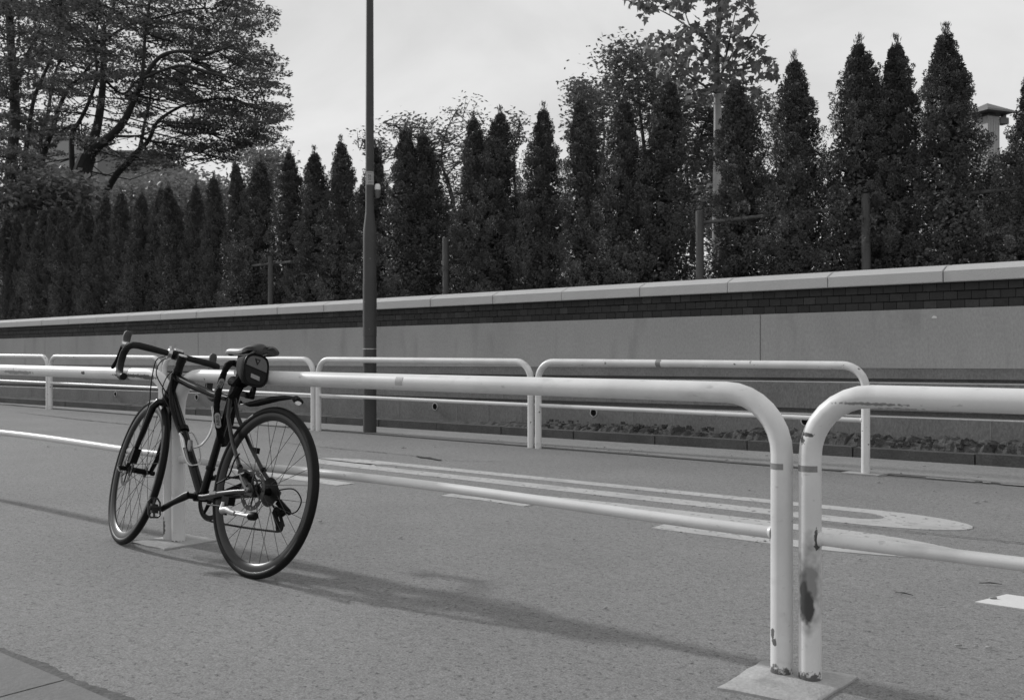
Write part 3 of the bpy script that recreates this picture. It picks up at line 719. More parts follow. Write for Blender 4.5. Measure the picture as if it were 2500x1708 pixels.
# fork and front axle (steered)
CR = _A+_ax*.352
b = MB(steer)
b.tube([CR+_ax*.055, CR+_ax*.01, CR+_ax*-.012], [.0195, .024, .022], 18)
for s in (1, -1):
    b.tube([CR+np.array([0, s*.008, 0]), CR+_ax*-.004+np.array([.004, s*.032, 0]), CR+_ax*-.03+np.array([.006, s*.047, 0]), CR+_ax*-.15+np.array([.004, s*.052, 0]), CR+_ax*-.27+np.array([.014, s*.055, 0]), (WB-.004, s*.056, RW+.006)], [.020, .0225, .0205, .0175, .0135, .0105], 14, flat=.8, up=(1, 0, 0))
bpart(b, 'fork', M['frame'])
b = MB(steer); b.lathe((WB, 0, RW), (0, 1, 0), [(-.078, .007), (-.074, .011), (-.062, .011), (-.058, .008), (.058, .008), (.062, .011), (.088, .011), (.094, .006)], 14, True)
b.tube([(WB, .09, RW), (WB-.035, .095, RW-.012), (WB-.065, .092, RW-.02)], [.006, .005, .003], 8); bpart(b, 'front_skewer', M['black'])
b = MB(steer)   # post-mount caliper behind the left fork leg
b.box(-.018, .018, .034, .066, -.034, .034, lambda p: (WB-.060+p[0]-.35*p[2], p[1], RW+.062+p[2])); b.tube([(WB-.058, .060, RW+.10), (WB-.03, .062, RW+.035)], .007, 8)
b.tube([(WB-.072, .05, RW+.10), (WB-.076, .05, RW+.125)], .006, 8); bpart(b, 'front_brake_caliper', M['black'])
b = MB()
b.box(-.026, .026, .032, .066, -.018, .020, lambda p: (.072+p[0], p[1], RW+.050+p[2]+.25*p[0])); b.tube([(.045, .066, RW+.06), (.10, .066, RW+.045)], .008, 8); b.tube([(.10, .05, RW+.05), (.125, .05, RW+.04)], .006, 8)
bpart(b, 'rear_brake_caliper', M['black'])

# stem, bars, hoods and levers (steered)
SP = HT1+_ax*.006; ST = HT1+_ax*.050; BC = np.array([.858, 0, .880])
b = MB(steer); b.tube([HT1, SP, HT1+_ax*.030], [.0215, .0205, .0185], 18); bpart(b, 'headset_spacers', M['black'])
b = MB(steer); b.tube([HT1+_ax*.028, HT1+_ax*.072], [.0200, .0195], 18); b.tube([ST, ST+(BC-ST)*.5, BC], [.0175, .0165, .0185], 16); b.lathe(BC, (0, 1, 0), [(-.024, .0205), (-.022, .0225), (.022, .0225), (.024, .0205)], 20, True)
st = bpart(b, 'stem', M['black'])
b = MB(steer); b.box(-.010, .012, -.018, .018, .0195, .030, lambda p: tuple(BC+np.array(p))); bpart(b, 'face_plate', M['steel'], st)
b = MB(steer); b.lathe(BC+np.array([0, .038, 0]), (0, 1, 0), [(-.009, .0175), (-.008, .0195), (.008, .0195), (.009, .0175)], 20, True)
b.tube([BC+np.array([-.004, .038, .014]), BC+np.array([-.004, .038, .034])], .007, 10, True); bpart(b, 'bar_mount', M['steel'], st)
b = MB(steer); b.lathe(HT1+_ax*.072, _ax, [(0, .0195), (.004, .019), (.006, .010), (.006, 0)], 18); bpart(b, 'stem_cap', M['steel'], st)
b = MB(steer)
half = [(.858, .000, .880), (.858, .06, .880), (.859, .13, .881), (.862, .175, .881), (.876, .198, .879), (.900, .2075, .874), (.928, .209, .864), (.948, .210, .842), (.954, .211, .812), (.948, .212, .780), (.930, .213, .752), (.903, .214, .736), (.872, .215, .729), (.838, .216, .728)]
pts = [(x, -y, z) for x, y, z in half[::-1]]+half[1:]
b.tube(pts, [.0160]*9+[.0155]*3+[.0135, .0135, .0135]+[.0155]*3+[.0160]*9, 18, up=(1, 0, 0)); hb = bpart(b, 'handlebar', M['tapeb'])
for s in (1, -1):
    b = MB(steer); b.tube([(.838, s*.216, .728), (.832, s*.216, .728)], [.0165, .0150], 14); bpart(b, 'bar_end_plug', M['black'], hb)
    b = MB(steer)
    b.tube([(.905, s*.208, .874), (.930, s*.209, .876), (.955, s*.209, .879), (.972, s*.208, .895), (.978, s*.207, .920), (.976, s*.206, .938), (.974, s*.206, .948)], [.0165, .0185, .0190, .0185, .0185, .0175, .010], 16, up=(0, 1, 0))
    hd_ = bpart(b, 'brake_hood', M['hood'], hb)
    b = MB(steer); b.tube([(.972, s*.209, .893), (.992, s*.211, .872), (1.002, s*.214, .835), (1.008, s*.219, .800), (1.014, s*.224, .775), (1.016, s*.226, .766)], [.010, .010, .0085, .0075, .009, .005], 12, flat=.55, up=(0, 1, 0)); bpart(b, 'brake_lever', M['black'], hb)
# seat post and saddle
b = MB(); PT = np.array([.291, 0, .868]); b.tube([SC+np.array([-.004, 0, -.03]), PT], .0137, 16); b.box(-.022, .022, -.019, .019, -.008, .018, lambda p: tuple(PT+np.array(p))); sp = bpart(b, 'seat_post', M['black'])
b = MB()
for s in (1, -1): b.tube([(.175, s*.032, .895), (.215, s*.024, .884), (.27, s*.022, .880), (.33, s*.021, .880), (.375, s*.014, .888), (.398, s*.008, .893)], .0036, 8)
bpart(b, 'saddle_rails', M['steel'])
b = MB(); us = [.118, .126, .142, .172, .208, .25, .298, .34, .38, .405, .418, .424]; hw = [.036, .054, .067, .072, .064, .047, .034, .0265, .0225, .020, .0155, .006]
tp = [.918, .926, .929, .929, .925, .920, .916, .915, .914, .911, .906, .900]; dr = [.018, .022, .024, .026, .026, .024, .022, .020, .018, .016, .012, .004]
vs = []; ns_ = 17
for u, h, z, d in zip(us, hw, tp, dr):
    for j in range(ns_):
        t_ = -1+2*j/(ns_-1); z_ = z-d*abs(t_)**2.6-.004*math.exp(-(t_/.22)**2)*(u < .36)-(.010*math.exp(-(t_/.25)**2) if u < .145 else 0)
        vs.append((u+(.022*math.exp(-(t_/.3)**2) if u < .13 else 0), h*t_, z_))
    for j in range(ns_):
        t_ = 1-2*j/(ns_-1); vs.append((u+(.022*math.exp(-(t_/.3)**2) if u < .13 else 0)+.003*(u < .13), h*t_*.93, z-d*abs(t_)**2.0-.010-.004))
k = 2*ns_; fs = [(i*k+j, i*k+(j+1) % k, (i+1)*k+(j+1) % k, (i+1)*k+j) for i in range(len(us)-1) for j in range(k)]+[tuple(range(k)), tuple((len(us)-1)*k+j for j in range(k))[::-1]]
b.add(vs, fs); bpart(b, 'saddle', M['saddle'], sharp=50)

# drivetrain
b = MB(); c0 = BB+np.array([0, -.046, 0])
n = 96; vs = []
for i in range(n):
    a = 2*math.pi*i/n; ro = .0965 if i % 2 else .0915
    for y in (-.0012, .0012): vs += [c0+np.array([ro*math.cos(a), y, ro*math.sin(a)]), c0+np.array([.074*math.cos(a), y, .074*math.sin(a)])]
b.add(vs, sum([[(i*4, ((i+1) % n)*4, ((i+1) % n)*4+1, i*4+1), (i*4+2, i*4+3, ((i+1) % n)*4+3, ((i+1) % n)*4+2), (i*4, i*4+2, ((i+1) % n)*4+2, ((i+1) % n)*4), (i*4+1, ((i+1) % n)*4+1, ((i+1) % n)*4+3, i*4+3)] for i in range(n)], []))
for k in range(4):
    a = .5+math.pi/2*k; b.tube([c0, c0+np.array([.078*math.cos(a), 0, .078*math.sin(a)])], [.011, .006], 8)
bpart(b, 'chainring', M['black'])
LE = np.array([.578, .086, .200]); RE = 2*BB-LE
b = MB(); b.lathe(BB, (0, 1, 0), [(-.07, .012), (.07, .012)], 16, True)
b.tube([BB+np.array([-.006, .070, .003]), BB+np.array([.01, .074, -.004]), BB+np.array([.08, .082, -.036]), LE+np.array([.0, 0, 0]), LE+np.array([.008, 0, -.004])], [.0165, .0175, .0135, .0145, .009], 14, flat=.55, up=(0, 0, 1))
bpart(b, 'left_crank', M['black'])
b = MB(); b.tube([BB+np.array([.0, -.062, 0]), BB+(RE-BB)*.5+np.array([0, -.022, 0]), RE+np.array([0, 0, 0])], [.0165, .0135, .0135], 14, flat=.6, up=(0, 0, 1)); bpart(b, 'right_crank', M['black'])
def pedal(E, s, name):
    b = MB(); cx, cz = E[0]+.0, E[2]; y0, y1 = E[1]+s*.012, E[1]+s*.066; tl = .35
    def P(a, y, z): return (cx+a+z*tl, y, cz+z)
    loop = [P(-.006, y0, -.026), P(-.006, y0+s*.010, -.036), P(-.006, y1-s*.010, -.038), P(-.006, y1, -.026), P(-.006, y1, .026), P(-.006, y1-s*.012, .040), P(-.006, y0+s*.012, .040), P(-.006, y0, .024), P(-.006, y0, -.026)]
    b.tube(loop, .0042, 8); b.tube([P(0, y0-s*.014, 0), P(0, y0, 0), P(0, y1-s*.006, 0)], [.0085, .011, .009], 12)
    b.box(-.009, .009, min(y0+s*.01, y1-s*.016), max(y0+s*.01, y1-s*.016), -.020, .017, lambda p: P(p[0], p[1], p[2]))
    b.tube([P(-.006, (y0+y1)/2, -.037), P(-.004, (y0+y1)/2, -.018)], .005, 8); b.tube([P(-.006, (y0+y1)/2, .040), P(-.004, (y0+y1)/2, .016)], .005, 8)
    bpart(b, name, M['frame_grey'])
pedal(LE, 1, 'pedal'); pedal(RE, -1, 'pedal')
b = MB()
for k, r_ in enumerate((.0255, .028, .031, .035, .039, .044, .050, .056)):
    y = -.052+k*.0034; n = int(r_*900) ; vs = []
    for i in range(n*2):
        a = math.pi*i/n; rr_ = r_+(.0028 if i % 2 else 0)
        for yy in (y, y+.0018): vs += [(rr_*math.cos(a), yy, RW+rr_*math.sin(a)), (.016*math.cos(a), yy, RW+.016*math.sin(a))]
    m_ = n*2; b.add(vs, sum([[(i*4, ((i+1) % m_)*4, ((i+1) % m_)*4+1, i*4+1), (i*4+2, i*4+3, ((i+1) % m_)*4+3, ((i+1) % m_)*4+2), (i*4, i*4+2, ((i+1) % m_)*4+2, ((i+1) % m_)*4)] for i in range(m_)], []))
bpart(b, 'cassette', mat('cassette_dark', .006, .6, var=.6, scale=160, spec=.2), sharp=20)
b = MB()  # rear derailleur: hanger, parallelogram, cage, two jockey wheels
b.tube([(.0, -.066, .330), (-.006, -.070, .305)], .011, 10); b.tube([(-.006, -.074, .302), (-.045, -.092, .272)], [.015, .014], 12); b.tube([(-.045, -.088, .272), (-.024, -.082, .258)], [.013, .016], 12)
b.tube([(-.022, -.074, .262), (-.058, -.078, .212)], [.010, .009], 8, flat=.4, up=(0, 1, 0)); b.tube([(-.006, -.062, .262), (-.046, -.066, .203)], [.010, .009], 8)
b.lathe((-.014, -.070, .262), (0, 1, 0), [(0, .002), (0, .021), (.007, .021), (.007, .002)], 20); b.lathe((-.050, -.070, .208), (0, 1, 0), [(0, .002), (0, .022), (.007, .022), (.007, .002)], 20)
b.tube([(-.052, -.094, .275), (-.064, -.094, .262)], .009, 10)
bpart(b, 'rear_derailleur', M['black'])
b = MB()
def chain_run(p0, p1, sag=0):
    p0 = np.array(p0); p1 = np.array(p1); n = int(np.linalg.norm(p1-p0)/.0127)
    for i in range(n):
        a = p0+(p1-p0)*(i+.08)/n; c_ = p0+(p1-p0)*(i+.92)/n; a = a-np.array([0, 0, sag*4*(i/n)*(1-i/n)]); c_ = c_-np.array([0, 0, sag*4*((i+1)/n)*(1-(i+1)/n)])
        b.tube([a, (a+c_)/2, c_], [.0048, .0034, .0048], 6)
chain_run((.41, -.047, .176), (-.046, -.067, .188), .004); chain_run((.43, -.046, .367), (.0, -.044, RW+.040)); chain_run((.0, -.044, RW-.04), (-.002, -.067, .272))
for k in range(24):
    a0 = -math.pi/2+math.pi*(k-1.5)/24; r_ = .0945
    if k % 1 == 0: b.tube([c0+np.array([r_*math.cos(a0), 0, r_*math.sin(a0)]), c0+np.array([r_*math.cos(a0+.12), 0, r_*math.sin(a0+.12)])], .0045, 6)
bpart(b, 'chain', M['chain'])
# kickstand folded back along the left stay
b = MB(); b.tube([(.170, .058, .270), (.165, .066, .245), (.150, .070, .236)], [.010, .011, .012], 12)
b.tube([(.158, .070, .240), (.120, .072, .246), (.085, .072, .240), (.060, .072, .238)], [.0125, .0140, .0120, .0105], 14); b.tube([(.062, .072, .238), (-.020, .074, .238)], .0060, 10); b.tube([(.062, .072, .247), (-.005, .074, .246)], .0035, 8); b.tube([(-.012, .074, .238), (-.050, .075, .239)], [.0085, .0110], 12)
ks = bpart(b, 'kickstand', mat('kickstand_alloy', .38, .45, metal=.5, var=.1, scale=40)); b = MB(); b.tube([(-.046, .075, .244), (-.050, .075, .240), (-.078, .076, .242), (-.086, .076, .243)], [.012, .0165, .0165, .012], 12); bpart(b, 'rubber_foot', M['black'], ks)
b = MB(); b.box(.135, .185, .030, .062, .262, .296); b.box(.15, .172, .048, .058, .222, .275); b.tube([(.16, .060, .255), (.30, .050, .250)], .0035, 8); bpart(b, 'stand_bracket', M['black'])
# hoses and cables
def hose(pts, r, name, m=M['black'], T=None, n=8):
    P = [np.array(steer(p) if t_ else p, float) for p, t_ in pts]; out = []
    for i in range(len(P)-1):
        p0, p1, p2, p3 = P[max(i-1, 0)], P[i], P[i+1], P[min(i+2, len(P)-1)]
        for k in range(6):
            t_ = k/6; out.append(.5*((2*p1)+(-p0+p2)*t_+(2*p0-5*p1+4*p2-p3)*t_*t_+(-p0+3*p1-3*p2+p3)*t_**3))
    out.append(P[-1]); b = MB(); b.tube(out, r, n); return bpart(b, name, m)
hose([((.872, .05, .865), 1), ((.915, .070, .845), 1), ((.935, .066, .78), 1), ((.925, .060, .70), 1), ((.905, .057, .64), 1), ((.935, .057, .50), 1), ((.940, .052, .44), 1)], .0026, 'brake_hose')
hose([((.872, .03, .865), 1), ((.905, .055, .835), 1), ((.895, .050, .78), 0), ((.845, .026, .715), 0), ((.78, .020, .66), 0), ((.60, .022, .475), 0)], .0026, 'gear_cable')
hose([((.872, -.05, .865), 1), ((.93, -.05, .84), 1), ((.92, .0, .79), 1), ((.85, .028, .70), 0), ((.72, .024, .60), 0)], .0026, 'gear_cable')
hose([((.25, .053, .34), 0), ((.175, .056, .375), 0), ((.150, .056, .44), 0), ((.118, .060, .470), 0)], .0034, 'brake_hose')
hose([((.25, .053, .34), 0), ((.165, .050, .37), 0), ((.10, .050, RW+.055), 0)], .0026, 'brake_hose')
hose([((.01, -.068, .345), 0), ((-.060, -.095, .360), 0), ((-.115, -.10, .325), 0), ((-.105, -.098, .280), 0), ((-.068, -.094, .262), 0)], .0027, 'gear_cable')
for c_, ax_, r_ in (((.108, .0545, .418), (.7, -.1, .65), .0115), ((.400, 0, .395), (-.2, 0, 1), .0205), ((.10, -.0545, .418), (.7, .1, .65), .0115)):
    b = MB(); b.lathe(c_, ax_, [(-.007, r_-.002), (-.006, r_), (.006, r_), (.007, r_-.002)], 16); bpart(b, 'clamp_band', M['black'])
b = MB(); b.box(-.012, .010, -.010, .012, -.010, .014, lambda p: (.175+p[0], -.055+p[1], .490+p[2])); bpart(b, 'stay_clip', M['black'])
# cable loop and bottle cage on the down tube
hose([((.80, .024, .79), 0), ((.775, .034, .71), 0), ((.74, .036, .64), 0), ((.685, .035, .575), 0), ((.63, .036, .525), 0)], .0062, 'lock_cable', M['black'])
hose([((.63, .036, .525), 0), ((.595, .036, .500), 0), ((.565, .040, .465), 0)], .0062, 'cable_end', M['steel'])
hose([((.56, -.055, .66), 0), ((.515, -.045, .60), 0), ((.500, -.030, .54), 0), ((.515, -.010, .49), 0), ((.535, .02, .470), 0)], .0050, 'lock_cable', M['steel'])
b = MB(); b.tube([(.545, .03, .500), (.535, .032, .472), (.532, .032, .455)], [.010, .012, .007], 10); bpart(b, 'cable_lock_head', M['alu'])
hose([((.645, .012, .528), 0), ((.636, .030, .530), 0), ((.600, .040, .495), 0), ((.555, .042, .440), 0), ((.525, .034, .402), 0), ((.512, .012, .398), 0), ((.52, -.02, .415), 0), ((.575, -.038, .475), 0), ((.635, -.030, .535), 0), ((.645, -.010, .530), 0)], .0036, 'bottle_cage', M['steel'])
hose([((.628, .014, .500), 0), ((.602, .020, .478), 0), ((.548, .020, .415), 0), ((.53, .014, .40), 0)], .0048, 'cage_bracket', M['alu'])
b = MB(); b.lathe((.668, 0, .545), (.66, 0, .75), [(-.012, .0215), (-.011, .0245), (.011, .0245), (.012, .0215)], 18); bpart(b, 'clamp_band', M['black'])
# clip-on rear mudguard under the saddle bag
b = MB(); path = [(.262, .690, .004), (.252, .684, .014), (.225, .682, .022), (.17, .690, .027), (.10, .704, .028), (.03, .716, .026), (-.04, .721, .021), (-.085, .7195, .012), (-.098, .719, .010), (-.115, .722, .024), (-.128, .716, .027), (-.132, .705, .020)]
vs = []
for u, z, h in path:
    for t_ in np.linspace(-1, 1, 9): vs.append((u, h*t_, z-.014*t_*t_*(h/.028)))
    for t_ in np.linspace(1, -1, 9): vs.append((u, h*t_, z-.014*t_*t_*(h/.028)-.0035))
k = 18; b.add(vs, [(i*k+j, i*k+(j+1) % k, (i+1)*k+(j+1) % k, (i+1)*k+j) for i in range(len(path)-1) for j in range(k)]+[tuple(range(k)), tuple((len(path)-1)*k+j for j in range(k))[::-1]])
mg = bpart(b, 'mudguard', M['black'], sharp=60)
b = MB(); b.lathe((-.128, 0, .700), (-1, 0, .2), [(-.003, .001), (-.003, .016), (.003, .016), (.003, .001)], 16); bpart(b, 'reflector', M['white_plastic'], mg)
b = MB(); b.box(.20, .325, -.017, .017, .700, .722, lambda p: (p[0], p[1], p[2]+.12*(p[0]-.2))); b.tube([(.325, 0, .735), (.300, 0, .745)], .020, 14); b.tube([(.195, .010, .706), (.17, .012, .745), (.178, .012, .775)], .007, 8); b.lathe((.20, 0, .708), (0, 1, 0), [(-.016, .010), (.022, .010)], 12, True); bpart(b, 'mudguard_clamp', M['black'], mg)

# saddle bag: hangs from the saddle
def bloc(p): return tuple(BM @ Vector(p))
bag = tag(empty('saddle_bag'), 'small grey and black saddle bag strapped under the bicycle seat', 'saddle bag'); bag.matrix_world = BM @ Matrix.Translation((.115-.034, .038, .7455)); BGI = np.array([.115, 0, .76])
def superell(w_, h, n=28, e=3.2):
    out = []
    for i in range(n):
        a = 2*math.pi*i/n; c_, s_ = math.cos(a), math.sin(a)
        out.append((w_*abs(c_)**(2/e)*(1 if c_ > 0 else -1), h*abs(s_)**(2/e)*(1 if s_ > 0 else -1)))
    return out
def sect(u, zc, w_, h, e=3.0): return [(u+.10*(z)*.8, y, zc+z) for y, z in superell(w_, h, 28, e)]
secs = [(.168, .826, .048, .054), (.170, .826, .0575, .0645), (.177, .826, .0600, .067), (.192, .827, .0585, .065), (.225, .832, .045, .055), (.262, .840, .032, .042), (.282, .848, .022, .030)]
b = MB(lambda p: tuple(np.array(p)-BGI)); vs = []
for u, zc, w_, h in secs: vs += sect(u, zc, w_, h)
n = 28; b.add(vs, [(i*n+j, i*n+(j+1) % n, (i+1)*n+(j+1) % n, (i+1)*n+j) for i in range(len(secs)-1) for j in range(n)]+[tuple(range(n)), tuple((len(secs)-1)*n+j for j in range(n))[::-1]])
b.build('bag_body', M['bag'], bag, sharp=50)
def face_panel(poly, d, m, name):
    """flat panel lying on the rear face, (y, z) coordinates"""
    b = MB(lambda p: tuple(np.array(p)-BGI)); b.prism(poly, 0, .002, lambda p: (.1675+.08*(p[1]-.826)-d+p[2], p[0], p[1])); return b.build(name, m, bag, smooth=False)
up_ = [(y*.88, .826+z*.90) for y, z in superell(.0575, .0645, 40, 3.0)]
cut = lambda y: .822+.22*y
face_panel([p for p in up_ if p[1] > cut(p[0])], .0025, M['bag_light'], 'grey_panel')
face_panel([p for p in up_ if p[1] <= cut(p[0])-.001], .0020, M['bag'], 'lower_panel')
face_panel([(.024, .794), (-.019, .786), (-.019, .803), (.024, .811)], .0045, M['reflect'], 'reflective_patch')
face_panel([(.013, .874), (-.014, .872), (-.001, .848)], .0042, M['bag'], 'logo_triangle'); face_panel([(.006, .869), (-.007, .868), (-.001, .857)], .0052, M['bag_light'], 'logo_triangle')
b = MB(lambda p: tuple(np.array(p)-BGI)); vs = []
lp_ = [( .1675+.08*(z), y, .826+z) for y, z in superell(.0590, .0660, 40, 3.0)]; b.tube(lp_+[lp_[0], lp_[1]], .0028, 6); b.build('piping', M['black'], bag)
b = MB(lambda p: tuple(np.array(p)-BGI)); b.tube([(.22, .030, .80), (.26, .022, .765), (.30, .016, .775), (.318, 0, .785)], [.012, .018, .020, .016], 10); b.tube([(.22, -.03, .80), (.26, -.018, .77), (.318, -.005, .785)], .014, 10); b.tube([(.185, -.018, .775), (.186, -.020, .745), (.188, -.018, .722), (.20, -.016, .714)], [.007, .008, .008, .006], 8)
b.tube([(.25, .012, .76), (.27, .012, .73), (.30, .010, .715)], [.022, .022, .016], 10); b.build('strap', M['lockcloth'], bag)

# cloth-sleeved chain lock looped over the rail, the top tube and behind the seat tube
LP = [on_y(592, 893, 2.585), on_y(578, 888, 2.58), on_y(566, 886, 2.565), on_y(556, 892, 2.535), on_y(549, 905, 2.512), on_y(543, 922, 2.500), on_y(538, 938, 2.490), on_y(534, 955, 2.476), on_y(530, 975, 2.462), on_y(529, 1000, 2.455), on_y(531, 1022, 2.450), on_y(534, 1045, 2.450), on_y(538, 1066, 2.462), on_y(543, 1082, 2.50), on_y(552, 1078, 2.54), on_y(560, 1040, 2.59), on_y(575, 980, 2.62), on_y(592, 920, 2.63), on_y(594, 898, 2.60)]
lk = tag(empty('chain_lock', tuple(LP[9])), 'black sleeved chain lock looped round the rail and the bicycle frame', 'lock'); LO = LP[9]
out = []
for i in range(len(LP)-1):
    p0, p1, p2, p3 = LP[max(i-1, 0)], LP[i], LP[i+1], LP[min(i+2, len(LP)-1)]
    for k in range(8): t_ = k/8; out.append(.5*((2*p1)+(-p0+p2)*t_+(2*p0-5*p1+4*p2-p3)*t_*t_+(-p0+3*p1-3*p2+p3)*t_**3))
b = MB(lambda p: tuple(np.array(p)-LO)); b.tube(out, [.0140+.0012*math.sin(i*.33)+.0007*math.sin(i*1.1) for i in range(len(out))], 14); b.build('sleeve', M['lockcloth'], lk)
def lock_label(pa, pb, k):
    a = on_y(*pa); c_ = on_y(*pb); mid = (a+c_)/2; ux = (c_-a); L_ = np.linalg.norm(ux); ux /= L_
    nrm = np.array([0, 0, CAM_H])-mid; nrm -= ux*(nrm@ux); nrm /= np.linalg.norm(nrm); uy = np.cross(nrm, ux)
    b = MB(); n = 10; hw_ = .0115; poly = []
    for i in range(n+1): t_ = -math.pi/2+math.pi*i/n; poly.append((L_/2-hw_+hw_*math.cos(t_), hw_*math.sin(t_)))
    for i in range(n+1): t_ = math.pi/2+math.pi*i/n; poly.append((-L_/2+hw_+hw_*math.cos(t_), hw_*math.sin(t_)))
    f = lambda p: tuple(mid-LO+ux*p[0]+uy*p[1]+nrm*(.0205-p[1]**2*22+p[2]))
    b.prism(poly, -.004, 0, f); b.build('label_plate', M['locklabel'], lk, smooth=False)
    text_obj('ABUS', .0185, M['ink'], 'label_text', lk, None, lambda q: tuple(mid-LO+ux*q.x+uy*q.y+nrm*(.0209-q.y**2*22+q.z)))
lock_label((527, 958, 2.474), (545, 924, 2.498), 0)
lock_label((534, 1046, 2.45), (530, 1009, 2.453), 1)

# ------------------------------------------------------------------ hedge of columnar conifers behind the wall
def rand_dirs(n, r):
    v = r.normal(size=(n, 3)); return v/np.linalg.norm(v, axis=1, keepdims=True)
def leaf_quads(P, D, U, L, W):
    """diamond leaves: base P, direction D, side axis U, length L, half width W"""
    S = np.cross(D, U); S /= np.linalg.norm(S, axis=1, keepdims=True)+1e-9
    L = L[:, None]; W = W[:, None]
    V = np.stack([P, P+D*L*.5+S*W, P+D*L, P+D*L*.5-S*W], axis=1).reshape(-1, 3)
    return V, np.arange(len(V)).reshape(-1, 4)
def conifer_crown(seed, ntuft=680, nl=115):
    """a column 2.45 m tall built of overlapping tufts of fine scale-leaf sprays"""
    r = np.random.default_rng(seed); Ht = 2.45
    ph = r.uniform(0, 6.28, 8); bx = r.normal(size=2)*.03
    def radius(t, a):
        base = np.interp(t, [0, .12, .3, .5, .68, .82, .92, .97, 1], [.34, .37, .355, .295, .225, .155, .088, .045, .012])
        lob = 1+.13*np.sin(2*a+ph[1]+6*t)+.09*np.sin(3*a+ph[2]-9*t)+.17*np.sin(19*t+ph[3]+2*a)+.09*np.sin(34*t+ph[4]-3*a)
        return base*lob
    t = r.uniform(0, 1, ntuft)**.85; a = r.uniform(0, 2*np.pi, ntuft); rr = radius(t, a)*r.uniform(.55, 1.0, ntuft)
    C = np.stack([rr*np.cos(a)+bx[0]*np.sin(t*4), rr*np.sin(a)+bx[1]*np.sin(t*5), t*Ht*.965], 1)
    outd = np.stack([np.cos(a), np.sin(a), np.zeros(ntuft)], 1)
    axis = outd*r.uniform(.35, .85, (ntuft, 1))*(1-t*.6)[:, None]+np.array([0, 0, 1.])*r.uniform(.5, 1.0, (ntuft, 1))+r.normal(size=(ntuft, 3))*.16
    axis /= np.linalg.norm(axis, axis=1, keepdims=True)
    size = r.uniform(.075, .165, ntuft)*np.interp(t, [0, .6, .9, 1], [1.1, .95, .65, .5])
    idx = np.repeat(np.arange(ntuft), nl); n = len(idx)
    # leaves lie near the surface of a plume shaped tuft: pointed at its tip
    s = r.uniform(.0, 1, n); side = rand_dirs(n, r); side -= axis[idx]*np.sum(side*axis[idx], 1, keepdims=True); side /= np.linalg.norm(side, axis=1, keepdims=True)
    plume = np.sin(np.pi*np.clip(s*.85+.12, 0, 1))**.8*r.uniform(.55, 1.0, n)
    D = axis[idx]*r.uniform(.35, .9, (n, 1))+side*r.uniform(.3, .9, (n, 1))+r.normal(size=(n, 3))*.18; D /= np.linalg.norm(D, axis=1, keepdims=True)
    P = C[idx]+axis[idx]*(size[idx]*s)[:, None]+side*(size[idx]*.36*plume)[:, None]
    V, F = leaf_quads(P, D, side+r.normal(size=(n, 3))*.5, r.uniform(.010, .024, n), r.uniform(.003, .0062, n))
    m_ = 14000; t2 = r.uniform(0, 1, m_)**1.7*.9; a2 = r.uniform(0, 6.283, m_); r2 = radius(t2, a2)*r.uniform(.05, .72, m_)
    P2 = np.stack([r2*np.cos(a2), r2*np.sin(a2), t2*Ht], 1); V2, F2 = leaf_quads(P2, rand_dirs(m_, r), rand_dirs(m_, r), r.uniform(.028, .058, m_), r.uniform(.009, .019, m_))
    k = 260; zt = (1.02-.16*r.uniform(0, 1, k)**1.2)*Ht; P3 = np.stack([r.normal(size=k)*.016+bx[0]*np.sin(zt/Ht*4), r.normal(size=k)*.016+bx[1]*np.sin(zt/Ht*5), zt], 1); D3 = np.stack([r.normal(size=k)*.3, r.normal(size=k)*.3, np.ones(k)], 1); D3 /= np.linalg.norm(D3, axis=1, keepdims=True)
    V3, F3 = leaf_quads(P3, D3, rand_dirs(k, r), r.uniform(.025, .055, k), r.uniform(.003, .006, k))
    return np.concatenate([V, V2, V3]), np.concatenate([F, F2+len(V), F3+len(V)+len(V2)])
HEDGE = [(20, 530), (48, 528), (76, 523), (103, 511), (135, 506), (160, 500), (188, 497), (217, 497), (252, 476), (297, 467), (345, 469), (395, 457), (433, 454), (481, 449), (531, 429), (587, 396), (632, 391), (711, 371), (771, 369), (834, 343), (914, 353), (996, 313), (1044, 326), (1159, 286), (1219, 273), (1320, 263), (1430, 236), (1520, 238), (1617, 191), (1813, 192), (1950, 141), (2090, 106), (2184, 103), (2322, 81), (2522, 150)]
protos = []
def make_conifer(seed):
    root = empty('conifer')
    V, F = conifer_crown(seed); fast_mesh('crown', V, F, M['conifer'], root)
    b = MB(); b.tube([(0, 0, -.3), (.01, 0, .8), (0, .01, 1.6), (0, 0, 2.25)], [.045, .035, .022, .008], 8); b.build('trunk', M['bark'], root); return root
for s_ in range(7): protos.append(make_conifer(100+s_))
used = [False]*7
order = [0, 3, 5, 1, 6, 2, 4]
names_ = {34: 'conifer cut by the right picture edge at the end of the hedge', 33: 'tallest conifer at right, in front of the small roofed tower', 32: 'conifer just left of the tallest one, its tip thin and wispy',
 31: 'slim conifer rising behind the rightmost wooden stake', 30: 'conifer with open sky on both sides of its tip, right of the plane tree', 29: 'conifer standing directly right of the pale plane tree trunk', 28: 'broad conifer directly left of the pale plane tree trunk',
 27: 'conifer with a leafy pale tree crown behind its tip', 26: 'conifer left of the leafy pale crown, below small-leaved twigs', 25: 'conifer with wide sky gaps beside its tip, near the hedge middle', 24: 'dense conifer right of the sparse bushy tree',
 23: 'conifer in front of the sparse bushy tree', 22: 'right one of two conifers grown together right of the lamp pole', 21: 'left one of two conifers grown together right of the lamp pole', 20: 'conifer half hidden behind the lamp pole', 19: 'conifer with a pointed tip next left of the lamp pole',
 18: 'second conifer left of the lamp pole', 17: 'third conifer left of the lamp pole', 16: 'conifer standing above the wooden stake left of the lamp pole', 15: 'narrow conifer under the right end of the broad tree crown'}
